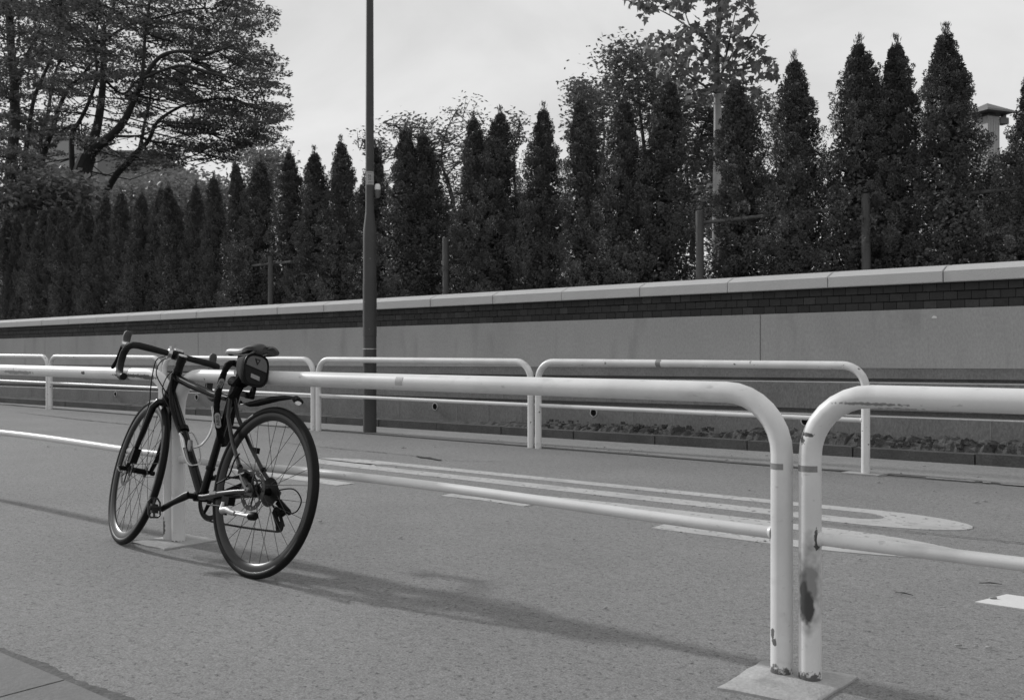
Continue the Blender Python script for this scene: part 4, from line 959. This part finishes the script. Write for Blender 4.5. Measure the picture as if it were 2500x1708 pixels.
for i, (px, py) in enumerate(HEDGE):
    k = order[i % 7]
    if not used[k]: o = protos[k]; used[k] = True
    else: o = copy_tree(protos[k])
    Y = 9.3+rng.uniform(-.08, .08); p = on_y(px, py, Y); z0 = 1.26+TILT*(max(-40, p[0])+1.8)
    sz = (p[2]-z0)/2.45; wdt = rng.uniform(.92, 1.08)*(1.12 if i in (28, 29, 30, 31, 33) else 1.04)*(.8 if i == 34 else 1)*(.84 if i < 16 else 1)
    o.location = (p[0], Y, z0); o.scale = (wdt, wdt, sz); o.rotation_euler = (rng.normal()*.012, rng.normal()*.012, rng.uniform(0, 6.28))
    if i in names_: lb = names_[i]
    elif i == 0: lb = 'conifer at the left picture edge, leftmost of the hedge'
    else: lb = '%s conifer in the close row under the broad tree, counted from the left edge' % ['', 'second', 'third', 'fourth', 'fifth', 'sixth', 'seventh', 'eighth', 'ninth', 'tenth', 'eleventh', 'twelfth', 'thirteenth', 'fourteenth', 'fifteenth'][i]
    tag(o, lb, 'conifer', 'clipped columnar conifers in a row behind the wall')
# low clumps at the foot that close the gaps just above the coping
r = np.random.default_rng(55); n = 110000
x_ = r.uniform(-26, -1, n); P = np.stack([x_, 9.42+r.normal(size=n)*.15, 1.26+TILT*(x_+1.8)+np.abs(r.normal(size=n))*.33*(1+.6*np.sin(x_*5.3)*np.sin(x_*1.9))], 1)
V, F = leaf_quads(P, rand_dirs(n, r), rand_dirs(n, r), r.uniform(.02, .045, n), r.uniform(.006, .012, n))
o = fast_mesh('hedge_undergrowth', V, F, M['conifer']); tag(o, 'dark undergrowth filling the foot of the conifer row above the coping', kind='stuff')

# stake fence inside the hedge: posts and poles
stakes = tag(empty('stake_fence', (-5, 9.05, 1.2)), 'rough wooden stakes joined by thin poles among the conifers', 'fence')
def spart(b, nm, m):
    o = b.build(nm, m, stakes); o.matrix_parent_inverse = Matrix.Translation((5, -9.05, -1.2)); return o
for px, py in ((661, 626), (1088, 580), (1708, 515), (2114, 473)):
    p = on_y(px, py, 9.0); b = MB(); b.tube([(p[0], p[1], 1.0), (p[0]+.004, p[1], 1.7), (p[0], p[1], p[2]-.004), (p[0], p[1], p[2])], [.042, .041, .040, .034], 14); spart(b, 'stake', M['wood'])
pr = None
for pts in (((-1.0, 9.20, 2.245), (-2.2, 9.20, 2.24), (-3.1, 9.22, 2.215)), ((-3.25, 9.16, 2.20), (-4.1, 9.14, 2.195), (-4.9, 9.09, 2.17)), ((-11.4, 9.04, 2.13), (-12.3, 9.03, 2.12))):
    b = MB(); b.tube(pts, .018, 10); spart(b, 'pole', M['bamboo'])

# ------------------------------------------------------------------ trees beyond
def limb(b, pts, radii, n=8, sub=4):
    P = [np.array(p, float) for p in pts]; out = []; rr = []
    for i in range(len(P)-1):
        p0, p1, p2, p3 = P[max(i-1, 0)], P[i], P[i+1], P[min(i+2, len(P)-1)]
        for k in range(sub):
            t = k/sub; out.append(.5*((2*p1)+(-p0+p2)*t+(2*p0-5*p1+4*p2-p3)*t*t+(-p0+3*p1-3*p2+p3)*t**3)); rr.append(radii[i]*(1-t)+radii[i+1]*t)
    out.append(P[-1]); rr.append(radii[-1]); b.tube(out, rr, n); return out
def sprays(centres, r, nl, sx, sz, ls, lw, dirs=None):
    """flattened leafy sprays around each centre"""
    k = len(centres); idx = np.repeat(np.arange(k), nl); n = len(idx)
    S = r.uniform(.6, 1.3, k)[idx]
    off = r.normal(size=(n, 3))*np.array([sx, sx, sz])*S[:, None]
    tilt = r.normal(size=(k, 2))*.22; off[:, 2] += off[:, 0]*tilt[idx, 0]+off[:, 1]*tilt[idx, 1]
    D = r.normal(size=(n, 3))*np.array([1, 1, .35]); D /= np.linalg.norm(D, axis=1, keepdims=True)
    U = np.array([0, 0, 1.])+r.normal(size=(n, 3))*.6
    return leaf_quads(centres[idx]+off, D, U, r.uniform(ls*.7, ls*1.3, n), r.uniform(lw*.7, lw*1.3, n))
def fans(centres, r, nl, L, W, ls, lw, trunk, droop=.10):
    """broad flat fans of leaves reaching outward and drooping a little at their tips"""
    k = len(centres); o = centres-np.array(trunk); o[:, 2] = 0; o /= np.linalg.norm(o, axis=1, keepdims=True)+1e-6
    o += r.normal(size=(k, 3))*np.array([.55, .55, 0]); o /= np.linalg.norm(o, axis=1, keepdims=True)
    v = np.stack([-o[:, 1], o[:, 0], np.zeros(k)], 1); Lk_ = r.uniform(.55, 1.25, k)*L; up = r.normal(size=k)*.14+.05; roll = r.normal(size=k)*.18
    idx = np.repeat(np.arange(k), nl); n = len(idx); t = r.uniform(0, 1, n)**.8; q = r.uniform(-1, 1, n)*np.sin(np.pi*np.clip(t*.9+.08, 0, 1))**.7
    # leaves gather along side twigs
    q = np.round(q*3.2)/3.2*.75+q*.25
    P = centres[idx]+o[idx]*((t-.45)*Lk_[idx])[:, None]+v[idx]*(q*W*Lk_[idx]/L)[:, None]
    P[:, 2] += up[idx]*(t-.45)*Lk_[idx]+roll[idx]*q*W-droop*t*t*Lk_[idx]+r.normal(size=n)*.022
    D = o[idx]*.6+v[idx]*(q*.9)[:, None]+r.normal(size=(n, 3))*np.array([.45, .45, .25]); D /= np.linalg.norm(D, axis=1, keepdims=True)
    return leaf_quads(P, D, np.array([0, 0, 1.])+r.normal(size=(n, 3))*.55, r.uniform(ls*.7, ls*1.3, n), r.uniform(lw*.7, lw*1.3, n))
def twigs_to(b, skel, centres, rad, frac, r, w=.5):
    S = np.array(skel)
    for c in centres:
        if r.random() > frac: continue
        d = np.linalg.norm((S-c)*np.array([1, 1, 1.5]), axis=1)+np.maximum(0, S[:, 2]-c[2]+.1)*1.5; s = S[int(np.argmin(d))]
        if np.linalg.norm(s-c) > 3.2: continue
        mid = (s+c)/2+np.array([0, 0, -.12*np.linalg.norm(s-c)])+r.normal(size=3)*.06
        b.tube([s, mid, c], [rad*1.6, rad, rad*.4], 4, caps=False)

# the broad tree at upper left (several limbs from one bole), about 24 m away
zt = tag(empty('broad_tree', tuple(at(205, 520, 24))), 'large spreading leafy tree at upper left, its dark limbs showing', 'tree'); ZI = Matrix.Translation(-zt.location)
r = np.random.default_rng(4); b = MB(); sk = []
def Lm(px, rad, D0, D1):
    n = len(px); pts = [at(x, y, D0+(D1-D0)*i/(n-1)) for i, (x, y) in enumerate(px)]; sk.extend(limb(b, pts, [q*.0042 for q in rad], 10))
Lm([(200, 600), (198, 500), (199, 430), (215, 380)], [64, 56, 52, 46], 24, 24)
Lm([(208, 400), (226, 350), (242, 285), (252, 190), (252, 78), (275, 22), (300, -80)], [34, 28, 24, 18, 14, 11, 6], 24, 25.5)
Lm([(215, 385), (240, 355), (268, 335), (302, 297), (325, 250), (353, 190), (390, 140), (440, 125), (512, 128), (570, 110)], [32, 28, 24, 20, 17, 14, 11, 9, 7, 3], 24, 21.5)
Lm([(322, 252), (345, 200), (352, 120), (360, 40), (380, -60)], [14, 11, 9, 7, 4], 23, 23.5)
Lm([(178, 440), (175, 330), (192, 300), (217, 250), (236, 185), (232, 100), (250, 10)], [17, 14, 12, 10, 9, 7, 5], 24.2, 25.5)
Lm([(282, 332), (310, 333), (353, 328), (400, 300)], [9, 7, 5, 3], 23.2, 22.5)
Lm([(250, 188), (300, 230), (345, 190), (420, 190), (470, 150)], [8, 7, 6, 5, 2], 24, 26)
Lm([(353, 190), (440, 160), (520, 180), (600, 200), (660, 220)], [8, 7, 6, 4, 2], 22.5, 21)
Lm([(252, 100), (320, 60), (400, 40), (500, 20), (580, 40)], [9, 8, 6, 4, 2], 25, 23)
zo = b.build('trunk', M['bark'], zt); zo.matrix_parent_inverse = ZI
b2 = MB(); b, sk2 = b2, []
sk_a = list(sk); sk.clear()
Lm([(250, 500), (262, 465), (287, 423), (312, 398), (338, 368), (363, 343), (385, 297), (438, 262), (484, 247), (560, 240), (620, 260)], [22, 20, 19, 18, 17, 13, 10, 8, 7, 5, 3], 25.5, 24)
Lm([(340, 368), (348, 330), (353, 302), (366, 247), (372, 190), (400, 140)], [13, 10, 9, 8, 6, 3], 25.3, 26)
Lm([(363, 343), (400, 350), (453, 358), (504, 376), (540, 385), (590, 392)], [9, 7, 6, 5, 3.5, 2], 25.2, 23.5)
Lm([(385, 297), (440, 300), (500, 320), (560, 345), (610, 350)], [7, 6, 5, 4, 2], 25, 24)
lean = tag(empty('leaning_tree', tuple(at(255, 500, 25.5))), 'slender leaning tree beside the broad one, low branches reaching right over the hedge', 'tree')
lo_ = b2.build('trunk', M['bark'], lean); lo_.matrix_parent_inverse = Matrix.Translation(-lean.location)
sk_b = list(sk); sk.clear()
# left-edge tree group
b = MB()
Lm([(22, 560), (26, 420), (36, 300), (34, 200), (26, 100), (22, 0), (20, -60)], [32, 28, 26, 22, 20, 18, 12], 22, 22)
Lm([(30, 260), (48, 190), (78, 110), (100, 60)], [12, 10, 8, 4], 22, 23)
Lm([(60, 470), (62, 380), (72, 305), (83, 242), (101, 196), (131, 126), (146, 62), (150, 0)], [16, 13, 12, 10, 9, 8, 6, 4], 22.5, 23)
edge = tag(empty('edge_tree', tuple(at(22, 560, 22))), 'dark leafy tree at the left picture edge above the light shrub', 'tree')
eo = b.build('trunk', M['bark'], edge); eo.matrix_parent_inverse = Matrix.Translation(-edge.location)
sk_c = list(sk); sk.clear()
b = MB()
Lm([(100, 520), (100, 413), (108, 372), (131, 305), (150, 250), (168, 215), (212, 171), (240, 130)], [26, 22, 20, 17, 13, 11, 8, 4], 27, 27)
Lm([(104, 385), (100, 330), (118, 270), (128, 200), (150, 130), (160, 40)], [14, 12, 11, 9, 7, 4], 27, 28)
mid_t = tag(empty('forked_tree', tuple(at(100, 520, 27))), 'forked dark-trunked tree between the left edge tree and the broad tree', 'tree')
mo = b.build('trunk', M['bark'], mid_t); mo.matrix_parent_inverse = Matrix.Translation(-mid_t.location)
sk_d = list(sk); sk.clear()
# crown of leafy sprays: where (in the outline of the crown), with sky holes
OUTL = [(-60, -120), (560, -120), (640, 0), (642, 60), (622, 95), (655, 140), (690, 205), (676, 235), (684, 262), (650, 300), (664, 330), (640, 372), (600, 398), (560, 392), (500, 372), (455, 352), (430, 335), (455, 365), (440, 400), (400, 408), (365, 395), (330, 420), (280, 440), (200, 420), (120, 440), (-60, 470)]
HOLES = [(178, 165, 26), (235, 160, 16), (300, 345, 44), (345, 322, 30), (90, 175, 22), (262, 272, 22), (60, 250, 16), (150, 350, 26), (480, 400, 40), (230, 205, 18), (395, 270, 22), (330, 165, 14), (85, 60, 22), (130, 250, 14), (440, 330, 14), (55, 30, 12), (200, 290, 16), (380, 325, 22), (290, 240, 14), (145, 395, 22)]
def inside(x, y, poly):
    c = False; n = len(poly); j = n-1
    for i in range(n):
        xi, yi = poly[i]; xj, yj = poly[j]
        if (yi > y) != (yj > y) and x < (xj-xi)*(y-yi)/(yj-yi)+xi: c = not c
        j = i
    return c
def crown_points(r, n, poly, d0, d1, holes, hk=1.0, xr=(-60, 700), yr=(-120, 470), bias=None):
    out = []
    while len(out) < n:
        x, y = r.uniform(*xr), r.uniform(*yr)
        if not inside(x, y, poly): continue
        if any((x-a)**2+((y-b_)*1.2)**2 < (c*hk)**2 for a, b_, c in holes) and r.random() < .9: continue
        if bias and r.random() > bias(x, y): continue
        out.append(at(x, y, r.uniform(d0, d1)))
    return np.array(out)
dens = lambda x, y: .95 if (x > 330 and y < 300) else (.75 if y < 250 else .45)
def crown(root, centres, r, nl, sx, sz, ls, lw, m, sk_, twr, frac, trunk_mat=M['bark']):
    V, F = sprays(centres, r, nl, sx, sz, ls, lw) if sz < 1 else fans(centres, r, nl, sx, sx*.42, ls, lw, root.location); o = fast_mesh('crown', V, F, m, root); o.matrix_parent_inverse = Matrix.Translation(-root.location)
    b = MB(); twigs_to(b, sk_, centres, twr, frac, r)
    if b.v: o = b.build('twigs', trunk_mat, root); o.matrix_parent_inverse = Matrix.Translation(-root.location)
pts = crown_points(r, 500, OUTL, 22.5, 28.5, HOLES, 1.25, bias=lambda x, y: dens(x, y)*(1 if x > 130 else .2))
low = (pts @ np.array(_r)) ; 
crown(zt, pts, r, 150, 1.05, 9, .085, .021, M['leaf_zelkova'], sk_a, .012, .75)
pts = crown_points(r, 95, [(280, 420), (330, 360), (450, 345), (430, 300), (560, 240), (680, 260), (650, 300), (664, 330), (640, 372), (600, 398), (500, 374), (455, 365), (440, 400), (365, 402)], 23, 26, [(480, 402, 34), (300, 340, 44), (345, 322, 26)])
crown(lean, pts, r, 130, .95, 9, .08, .020, M['leaf_zelkova'], sk_b, .011, .9)
pts = crown_points(r, 170, [(-60, -120), (150, -120), (160, 60), (100, 200), (75, 330), (80, 450), (-60, 500)], 20, 24, HOLES, .8)
crown(edge, pts, r, 130, .9, 9, .085, .024, M['leaf_zelkova'], sk_c, .012, .6)
pts = crown_points(r, 120, [(60, 0), (250, 0), (260, 160), (150, 260), (170, 420), (60, 440), (80, 200)], 26, 29, HOLES, .9)
crown(mid_t, pts, r, 130, 1.0, 9, .09, .025, M['leaf_zelkova'], sk_d, .012, .6)

# generic small tree: trunk polyline by pixels, crown polygon by pixels
def small_tree(name, label, trunk, rad, poly, d0, d1, n, nl, sx, sz, ls, lw, m, bm, branches=(), seed=1, holes=(), twf=.9, twr=.006, cat='tree', group=None):
    r = np.random.default_rng(seed); D = (d0+d1)/2
    root = tag(empty(name, tuple(at(trunk[0][0], trunk[0][1], D))), label, cat, group); b = MB(); sk_ = []
    sk_.extend(limb(b, [at(x, y, D) for x, y in trunk], rad, 12))
    for br in branches:
        k = len(br[0]); sk_.extend(limb(b, [at(x, y, D+(br[2] if len(br) > 2 else 0)*i/(k-1)) for i, (x, y) in enumerate(br[0])], br[1], 8))
    o = b.build('trunk', bm, root); o.matrix_parent_inverse = Matrix.Translation(-root.location)
    xs_ = [p[0] for p in poly]; ys_ = [p[1] for p in poly]
    pts = crown_points(r, n, poly, d0, d1, holes, xr=(min(xs_), max(xs_)), yr=(min(ys_), max(ys_)))
    crown(root, pts, r, nl, sx, sz, ls, lw, m, sk_, twr, twf, M['bark_twig']); return root
small_tree('sparse_tree', 'sparse wispy tree with tiny leaves behind the twin conifers', [(1128, 620), (1112, 520), (1090, 440), (1078, 390), (1090, 320), (1120, 260)], [.03, .026, .02, .015, .01, .005],
    [(1055, 520), (1060, 380), (1070, 300), (1110, 245), (1140, 232), (1175, 262), (1190, 320), (1150, 400), (1110, 500)], 14, 16, 110, 16, .11, .05, .065, .014, M['leaf_small'], M['bark_twig'],
    [([(1112, 520), (1098, 450), (1060, 380), (1010, 330), (950, 300)], [.018, .015, .011, .008, .004], -1), ([(1090, 430), (1130, 380), (1160, 320)], [.012, .009, .004], 1)], 11, holes=[(1130, 440, 18), (1092, 360, 10)], twf=1)
small_tree('sparse_tree', 'low arching branches with small leaves above the conifers right of the lamp pole', [(965, 640), (972, 500), (985, 380), (990, 310), (1000, 285)], [.03, .024, .016, .01, .005],
    [(925, 300), (960, 300), (990, 278), (1040, 292), (1070, 310), (1040, 335), (975, 330), (940, 312)], 13.5, 15, 48, 13, .10, .03, .065, .014, M['leaf_small'], M['bark_twig'],
    [([(990, 330), (965, 305), (935, 300)], [.009, .006, .003], -.5), ([(990, 320), (1030, 300), (1066, 300)], [.009, .006, .003], .5)], 12, twf=1)
small_tree('sparse_tree', 'thin branches with a few small leaves just behind the lamp pole', [(905, 640), (915, 520), (900, 400), (890, 340)], [.025, .02, .012, .005],
    [(862, 318), (890, 322), (930, 345), (968, 360), (975, 385), (930, 390), (900, 370), (868, 330)], 13.5, 15, 40, 12, .10, .04, .065, .014, M['leaf_small'], M['bark_twig'],
    [([(900, 400), (930, 370), (965, 365)], [.008, .006, .003])], 13, twf=1)
small_tree('bushy_tree', 'bushy small-leaved tree rising behind the conifers left of the plane tree', [(1455, 620), (1460, 450), (1440, 330), (1425, 250), (1410, 200)], [.05, .04, .028, .016, .006],
    [(1392, 250), (1398, 200), (1420, 195), (1440, 225), (1470, 218), (1482, 260), (1478, 300), (1470, 350), (1400, 345), (1385, 300)], 13.5, 15.5, 95, 26, .10, .06, .07, .018, M['leaf_small'], M['bark_twig'],
    [([(1460, 430), (1475, 340), (1465, 260)], [.02, .012, .005], 1)], 14, holes=[(1455, 300, 12)], twf=.8)
small_tree('bushy_tree', 'leafy twigs crowning the conifer tip left of the tall conifer pair', [(1412, 600), (1415, 420), (1412, 280), (1405, 215)], [.03, .024, .012, .005],
    [(1395, 215), (1420, 198), (1450, 215), (1455, 250), (1400, 262)], 11.5, 12.5, 30, 20, .08, .05, .06, .016, M['leaf_small'], M['bark_twig'], seed=24)
small_tree('bushy_tree', 'dense small-leaved tree behind and left of the plane tree crown', [(1590, 620), (1588, 500), (1575, 380), (1560, 250), (1555, 150)], [.05, .045, .035, .02, .008],
    [(1478, 110), (1510, 100), (1560, 95), (1600, 130), (1640, 180), (1660, 260), (1600, 330), (1540, 290), (1500, 330), (1475, 240)], 15.5, 18, 215, 26, .15, .08, .085, .022, M['leaf_small'], M['bark_twig'],
    [([(1588, 480), (1540, 380), (1510, 250), (1500, 150)], [.03, .02, .012, .005], -1), ([(1588, 440), (1630, 330), (1650, 220)], [.03, .02, .008], 1)], 15, holes=[(1580, 285, 20), (1530, 250, 10)], twf=.7)
small_tree('bushy_tree', 'open branching tree with fine leaves seen between conifers left of the pale trunk', [(1690, 640), (1692, 520), (1697, 420), (1712, 330), (1735, 270)], [.05, .042, .032, .02, .008],
    [(1640, 240), (1740, 235), (1850, 225), (1880, 250), (1850, 300), (1760, 420), (1745, 520), (1700, 430), (1665, 400)], 15, 17, 270, 24, .14, .08, .08, .02, M['leaf_small'], M['bark_twig'],
    [([(1690, 540), (1680, 460), (1676, 400), (1660, 330)], [.025, .018, .014, .006], -1), ([(1692, 500), (1730, 400), (1742, 300)], [.025, .018, .008], 1), ([(1740, 410), (1720, 370), (1712, 330)], [.014, .01, .005]), ([(1745, 430), (1720, 360)], [.010, .006])], 16, holes=[(1710, 440, 26), (1730, 360, 14), (1690, 470, 14), (1740, 490, 22)], twf=.9)
small_tree('sparse_tree', 'thin leafy branches between the tips of two conifers near the hedge middle', [(1290, 640), (1262, 500), (1255, 380), (1270, 300)], [.03, .024, .014, .005],
    [(1240, 270), (1275, 285), (1290, 330), (1255, 360), (1250, 420), (1245, 330)], 13, 14.5, 34, 12, .09, .04, .06, .014, M['leaf_small'], M['bark_twig'], seed=17, twf=1)
small_tree('sparse_tree', 'small leafy tree beyond the hedge right of the roofed tower', [(2470, 560), (2462, 480), (2450, 420), (2440, 370)], [.04, .03, .02, .008],
    [(2440, 395), (2465, 400), (2490, 405), (2530, 360), (2560, 420), (2560, 560), (2445, 560), (2440, 470)], 15, 17, 100, 26, .14, .07, .08, .02, M['leaf_small'], M['bark_twig'], seed=18, twf=.8)
small_tree('sparse_tree', 'light leafy tree behind the conifers under the end of the broad tree crown', [(690, 620), (672, 520), (660, 430), (655, 385)], [.04, .034, .022, .008],
    [(610, 385), (640, 372), (690, 378), (705, 400), (690, 450), (640, 470), (612, 440)], 18, 20, 110, 28, .14, .07, .08, .022, M['leaf_shrub'], M['bark_twig'], seed=19, twf=.6)

# plane tree with big lobed leaves and pale trunk
pt = tag(empty('plane_tree', tuple(at(1752, 640, 13.2))), 'young plane tree with pale trunk and large star-shaped leaves', 'tree')
b = MB(); D = 13.2; sk_ = limb(b, [at(x, y, D) for x, y in ((1749, 660), (1750, 500), (1752, 330), (1752, 230))], [.062, .056, .052, .048], 14); o = b.build('trunk', M['bark_pale'], pt); o.matrix_parent_inverse = Matrix.Translation(-pt.location)
b = MB(); sk_ = limb(b, [at(x, y, D) for x, y in ((1752, 230), (1750, 150), (1755, 60), (1758, -60))], [.046, .04, .03, .02], 10)
for br in ([(1752, 215), (1735, 170), (1728, 110), (1735, 50)], [(1756, 215), (1770, 150), (1785, 80), (1800, 10)], [(1752, 200), (1720, 230), (1700, 250)], [(1756, 190), (1790, 130), (1825, 100), (1850, 60)], [(1750, 160), (1700, 120), (1650, 90), (1600, 80)], [(1752, 130), (1790, 160), (1850, 150), (1880, 160)], [(1750, 100), (1690, 70), (1670, 20)], [(1752, 230), (1690, 190), (1640, 150), (1620, 120)], [(1752, 120), (1700, 80), (1640, 40), (1590, 15)]):
    k = len(br); sk_ += limb(b, [at(x, y, D+rng.uniform(-1, 1)*i/(k-1)) for i, (x, y) in enumerate(br)], list(np.linspace(.020, .005, k)), 6)
o = b.build('branches', M['bark_twig'], pt); o.matrix_parent_inverse = Matrix.Translation(-pt.location)
r = np.random.default_rng(9)
star = []
for a, rad_ in ((0, .18), (22, .36), (48, .30), (62, .52), (84, .40), (100, .34), (118, .62), (128, .66), (146, .46), (158, .60), (180, 1.0)):
    star.append((rad_*math.sin(R_(a)), -rad_*math.cos(R_(a))))
star = star+[(-x, y) for x, y in star[-2:0:-1]]; star = np.array([(x, y+.2) for x, y in star]); ks_ = len(star)
poly = [(1480, -60), (1820, -60), (1850, 60), (1870, 120), (1898, 150), (1905, 180), (1870, 200), (1860, 230), (1790, 250), (1700, 250), (1660, 235), (1630, 200), (1600, 170), (1585, 120), (1560, 100), (1600, 75), (1650, 70), (1640, 30), (1600, 20), (1580, 50), (1560, 40)]
lf = crown_points(r, 1150, poly, 12.3, 14.2, [(1700, 40, 28), (1700, 90, 16), (1640, 50, 18), (1810, 30, 14), (1840, 70, 22), (1605, 60, 18), (1540, 60, 30)], xr=(1480, 1905), yr=(-60, 250))
V = []; 
for c in lf:
    s = r.uniform(.06, .125); nrm = r.normal(size=3)*.8+np.array([0, -.4, .9]); nrm /= np.linalg.norm(nrm); t = r.normal(size=3); t[2] -= .8; t -= nrm*(t@nrm); t /= np.linalg.norm(t); q = np.cross(nrm, t)
    for x, y in star: V.append(c+q*x*s+t*y*s+nrm*(-.25*s*(x*x+y*y)))
V = np.array(V); F = np.arange(len(V)).reshape(-1, ks_); o = fast_mesh('crown', V, F, M['leaf_big'], pt); o.matrix_parent_inverse = Matrix.Translation(-pt.location)

# pale broad-leaved shrub at the left and a far belt of bushes
def shrub(name, label, poly, d0, d1, n, nl, ls, lw, m, seed, cat='shrub', sx=.16, sz=.12):
    r = np.random.default_rng(seed); xs_ = [p[0] for p in poly]; ys_ = [p[1] for p in poly]; pts = crown_points(r, n, poly, d0, d1, [], xr=(min(xs_), max(xs_)), yr=(min(ys_), max(ys_)))
    base = at(sum(xs_)/len(xs_), max(ys_)+60, (d0+d1)/2); root = tag(empty(name, tuple(base)), label, cat)
    V, F = sprays(pts, r, nl, sx, sz, ls, lw); o = fast_mesh('foliage', V, F, m, root); o.matrix_parent_inverse = Matrix.Translation(-root.location)
    b = MB(); sk_ = [base+np.array([0, 0, k*.2]) for k in range(5)]; b.tube([base-np.array([0, 0, 1.2]), base, sk_[-1]], [.05, .04, .015], 8)
    for c in pts[::6]: b.tube([base, (base+c)/2+r.normal(size=3)*.1, c], [.02, .012, .004], 4, caps=False)
    o = b.build('stems', M['bark'], root); o.matrix_parent_inverse = Matrix.Translation(-root.location); return root
shrub('broadleaf_shrub', 'pale broad-leaved shrub rising behind the leftmost conifers', [(-30, 470), (40, 450), (90, 425), (140, 440), (200, 440), (235, 465), (250, 520), (200, 560), (-30, 620)], 20.5, 23.5, 230, 40, .15, .05, M['leaf_shrub'], 31)
shrub('background_bush', 'greyish bush beyond the hedge below the building', [(230, 480), (300, 455), (380, 445), (450, 430), (520, 440), (570, 460), (620, 470), (620, 560), (230, 560)], 28, 33, 260, 34, .17, .05, M['leaf_shrub'], 32, sx=.3, sz=.2)
shrub('background_bush', 'small-leaved bush low behind the gap left of the pale trunk', [(1640, 470), (1700, 430), (1760, 440), (1800, 430), (1880, 440), (1960, 430), (1990, 560), (1640, 580)], 15, 18, 210, 34, .09, .026, M['leaf_shrub'], 33)
shrub('background_bush', 'bush low behind the right end of the hedge', [(2300, 470), (2400, 455), (2470, 440), (2560, 450), (2560, 640), (2300, 640)], 14, 17, 170, 34, .09, .026, M['leaf_shrub'], 34)
shrub('background_bush', 'bush glimpsed low between the conifers at the hedge middle', [(1060, 540), (1120, 510), (1180, 520), (1260, 500), (1300, 520), (1400, 510), (1400, 640), (1060, 640)], 14, 17, 200, 30, .09, .026, M['leaf_shrub'], 35)

# buildings beyond
def house(name, label, px0, px1, pyt, D, m, extra=None, dep=9):
    a = at(px0, pyt, D); c_ = at(px1, pyt, D); root = tag(empty(name, (a[0], a[1], 1.0)), label, 'building')
    ux = (c_-a); W_ = np.linalg.norm(ux[:2]); ux = np.array([ux[0]/W_, ux[1]/W_, 0]); vy = np.array([_d.x, _d.y, 0]); vy /= np.linalg.norm(vy); zt_ = a[2]
    f = lambda p: (a[0]+ux[0]*p[0]+vy[0]*p[1], a[1]+ux[1]*p[0]+vy[1]*p[1], p[2])
    b = MB(f); b.box(0, W_, 0, dep, .5, zt_); o = b.build('wall', m, root); o.matrix_parent_inverse = Matrix.Translation(-root.location)
    b = MB(f); b.box(-.02, W_+.02, -.02, dep+.02, zt_+.002, zt_+.12); o = b.build('roof', m, root); o.matrix_parent_inverse = Matrix.Translation(-root.location)
    fl_ = zt_-4.4
    while fl_ > 1.5:
        x = 1.0
        while x+1.4 < W_:
            b = MB(f); b.box(x, x+1.3, -.03, .02, fl_, fl_+1.3); o = b.build('window', M['win'], root); o.matrix_parent_inverse = Matrix.Translation(-root.location); x += 2.6
        fl_ -= 3.0
    return root
house('grey_building', 'grey flat-roofed building seen through the broad tree branches', 238, 371, 372, 60, M['bldg'])
house('pale_building', 'pale building glimpsed between the trunks at far left', 60, 185, 325, 75, M['bldg2'])
house('low_building', 'low building with a pale roof right of the grey one', 330, 425, 425, 62, M['bldg'])

# small roofed tower at the right
D = 19.; tp_ = at(2410, 640, D); tw = tag(empty('roofed_tower', tuple(tp_)), 'slim pale tower with a flat overhanging dark roof behind the tallest conifer', 'tower')
a0 = CAM_AZ-R_(90)+R_(22)
def tf(p): return (tp_[0]+p[0]*math.cos(a0)-p[1]*math.sin(a0), tp_[1]+p[0]*math.sin(a0)+p[1]*math.cos(a0), p[2])
ztp = at(2404, 288, D)[2]
def tpart(b, nm, m): o = b.build(nm, m, tw, sharp=20); o.matrix_parent_inverse = Matrix.Translation(-tw.location); return o
b = MB(tf); b.box(-.15, .15, -.15, .15, 1.0, ztp)
for k in range(5): b.box(-.14+.065*k, -.125+.065*k, -.158, -.15, 1.2, ztp-.05)
tpart(b, 'shaft', M['white_plastic'] if False else mat('tower_cladding', .38, .7, var=.08, scale=4))
b = MB(tf)
b.add([(-.36, -.34, ztp+.06), (.36, -.34, ztp+.06), (.36, .34, ztp+.06), (-.36, .34, ztp+.06), (-.34, -.32, ztp+.10), (.34, -.32, ztp+.10), (.34, .32, ztp+.10), (-.34, .32, ztp+.10), (0, 0, ztp+.28)], [(3, 2, 1, 0), (0, 1, 5, 4), (1, 2, 6, 5), (2, 3, 7, 6), (3, 0, 4, 7), (4, 5, 8), (5, 6, 8), (6, 7, 8), (7, 4, 8)]); tpart(b, 'roof', M['roof'])
b = MB(tf); b.box(-.10, .10, -.10, .10, ztp, ztp+.07); tpart(b, 'neck', M['dark_plastic'])
b = MB(tf); b.box(.16, .38, -.16, .0, ztp-.12, ztp+.0); b.box(.28, .36, -.12, -.06, ztp, ztp+.06); tpart(b, 'side_box', M['dark_plastic'])
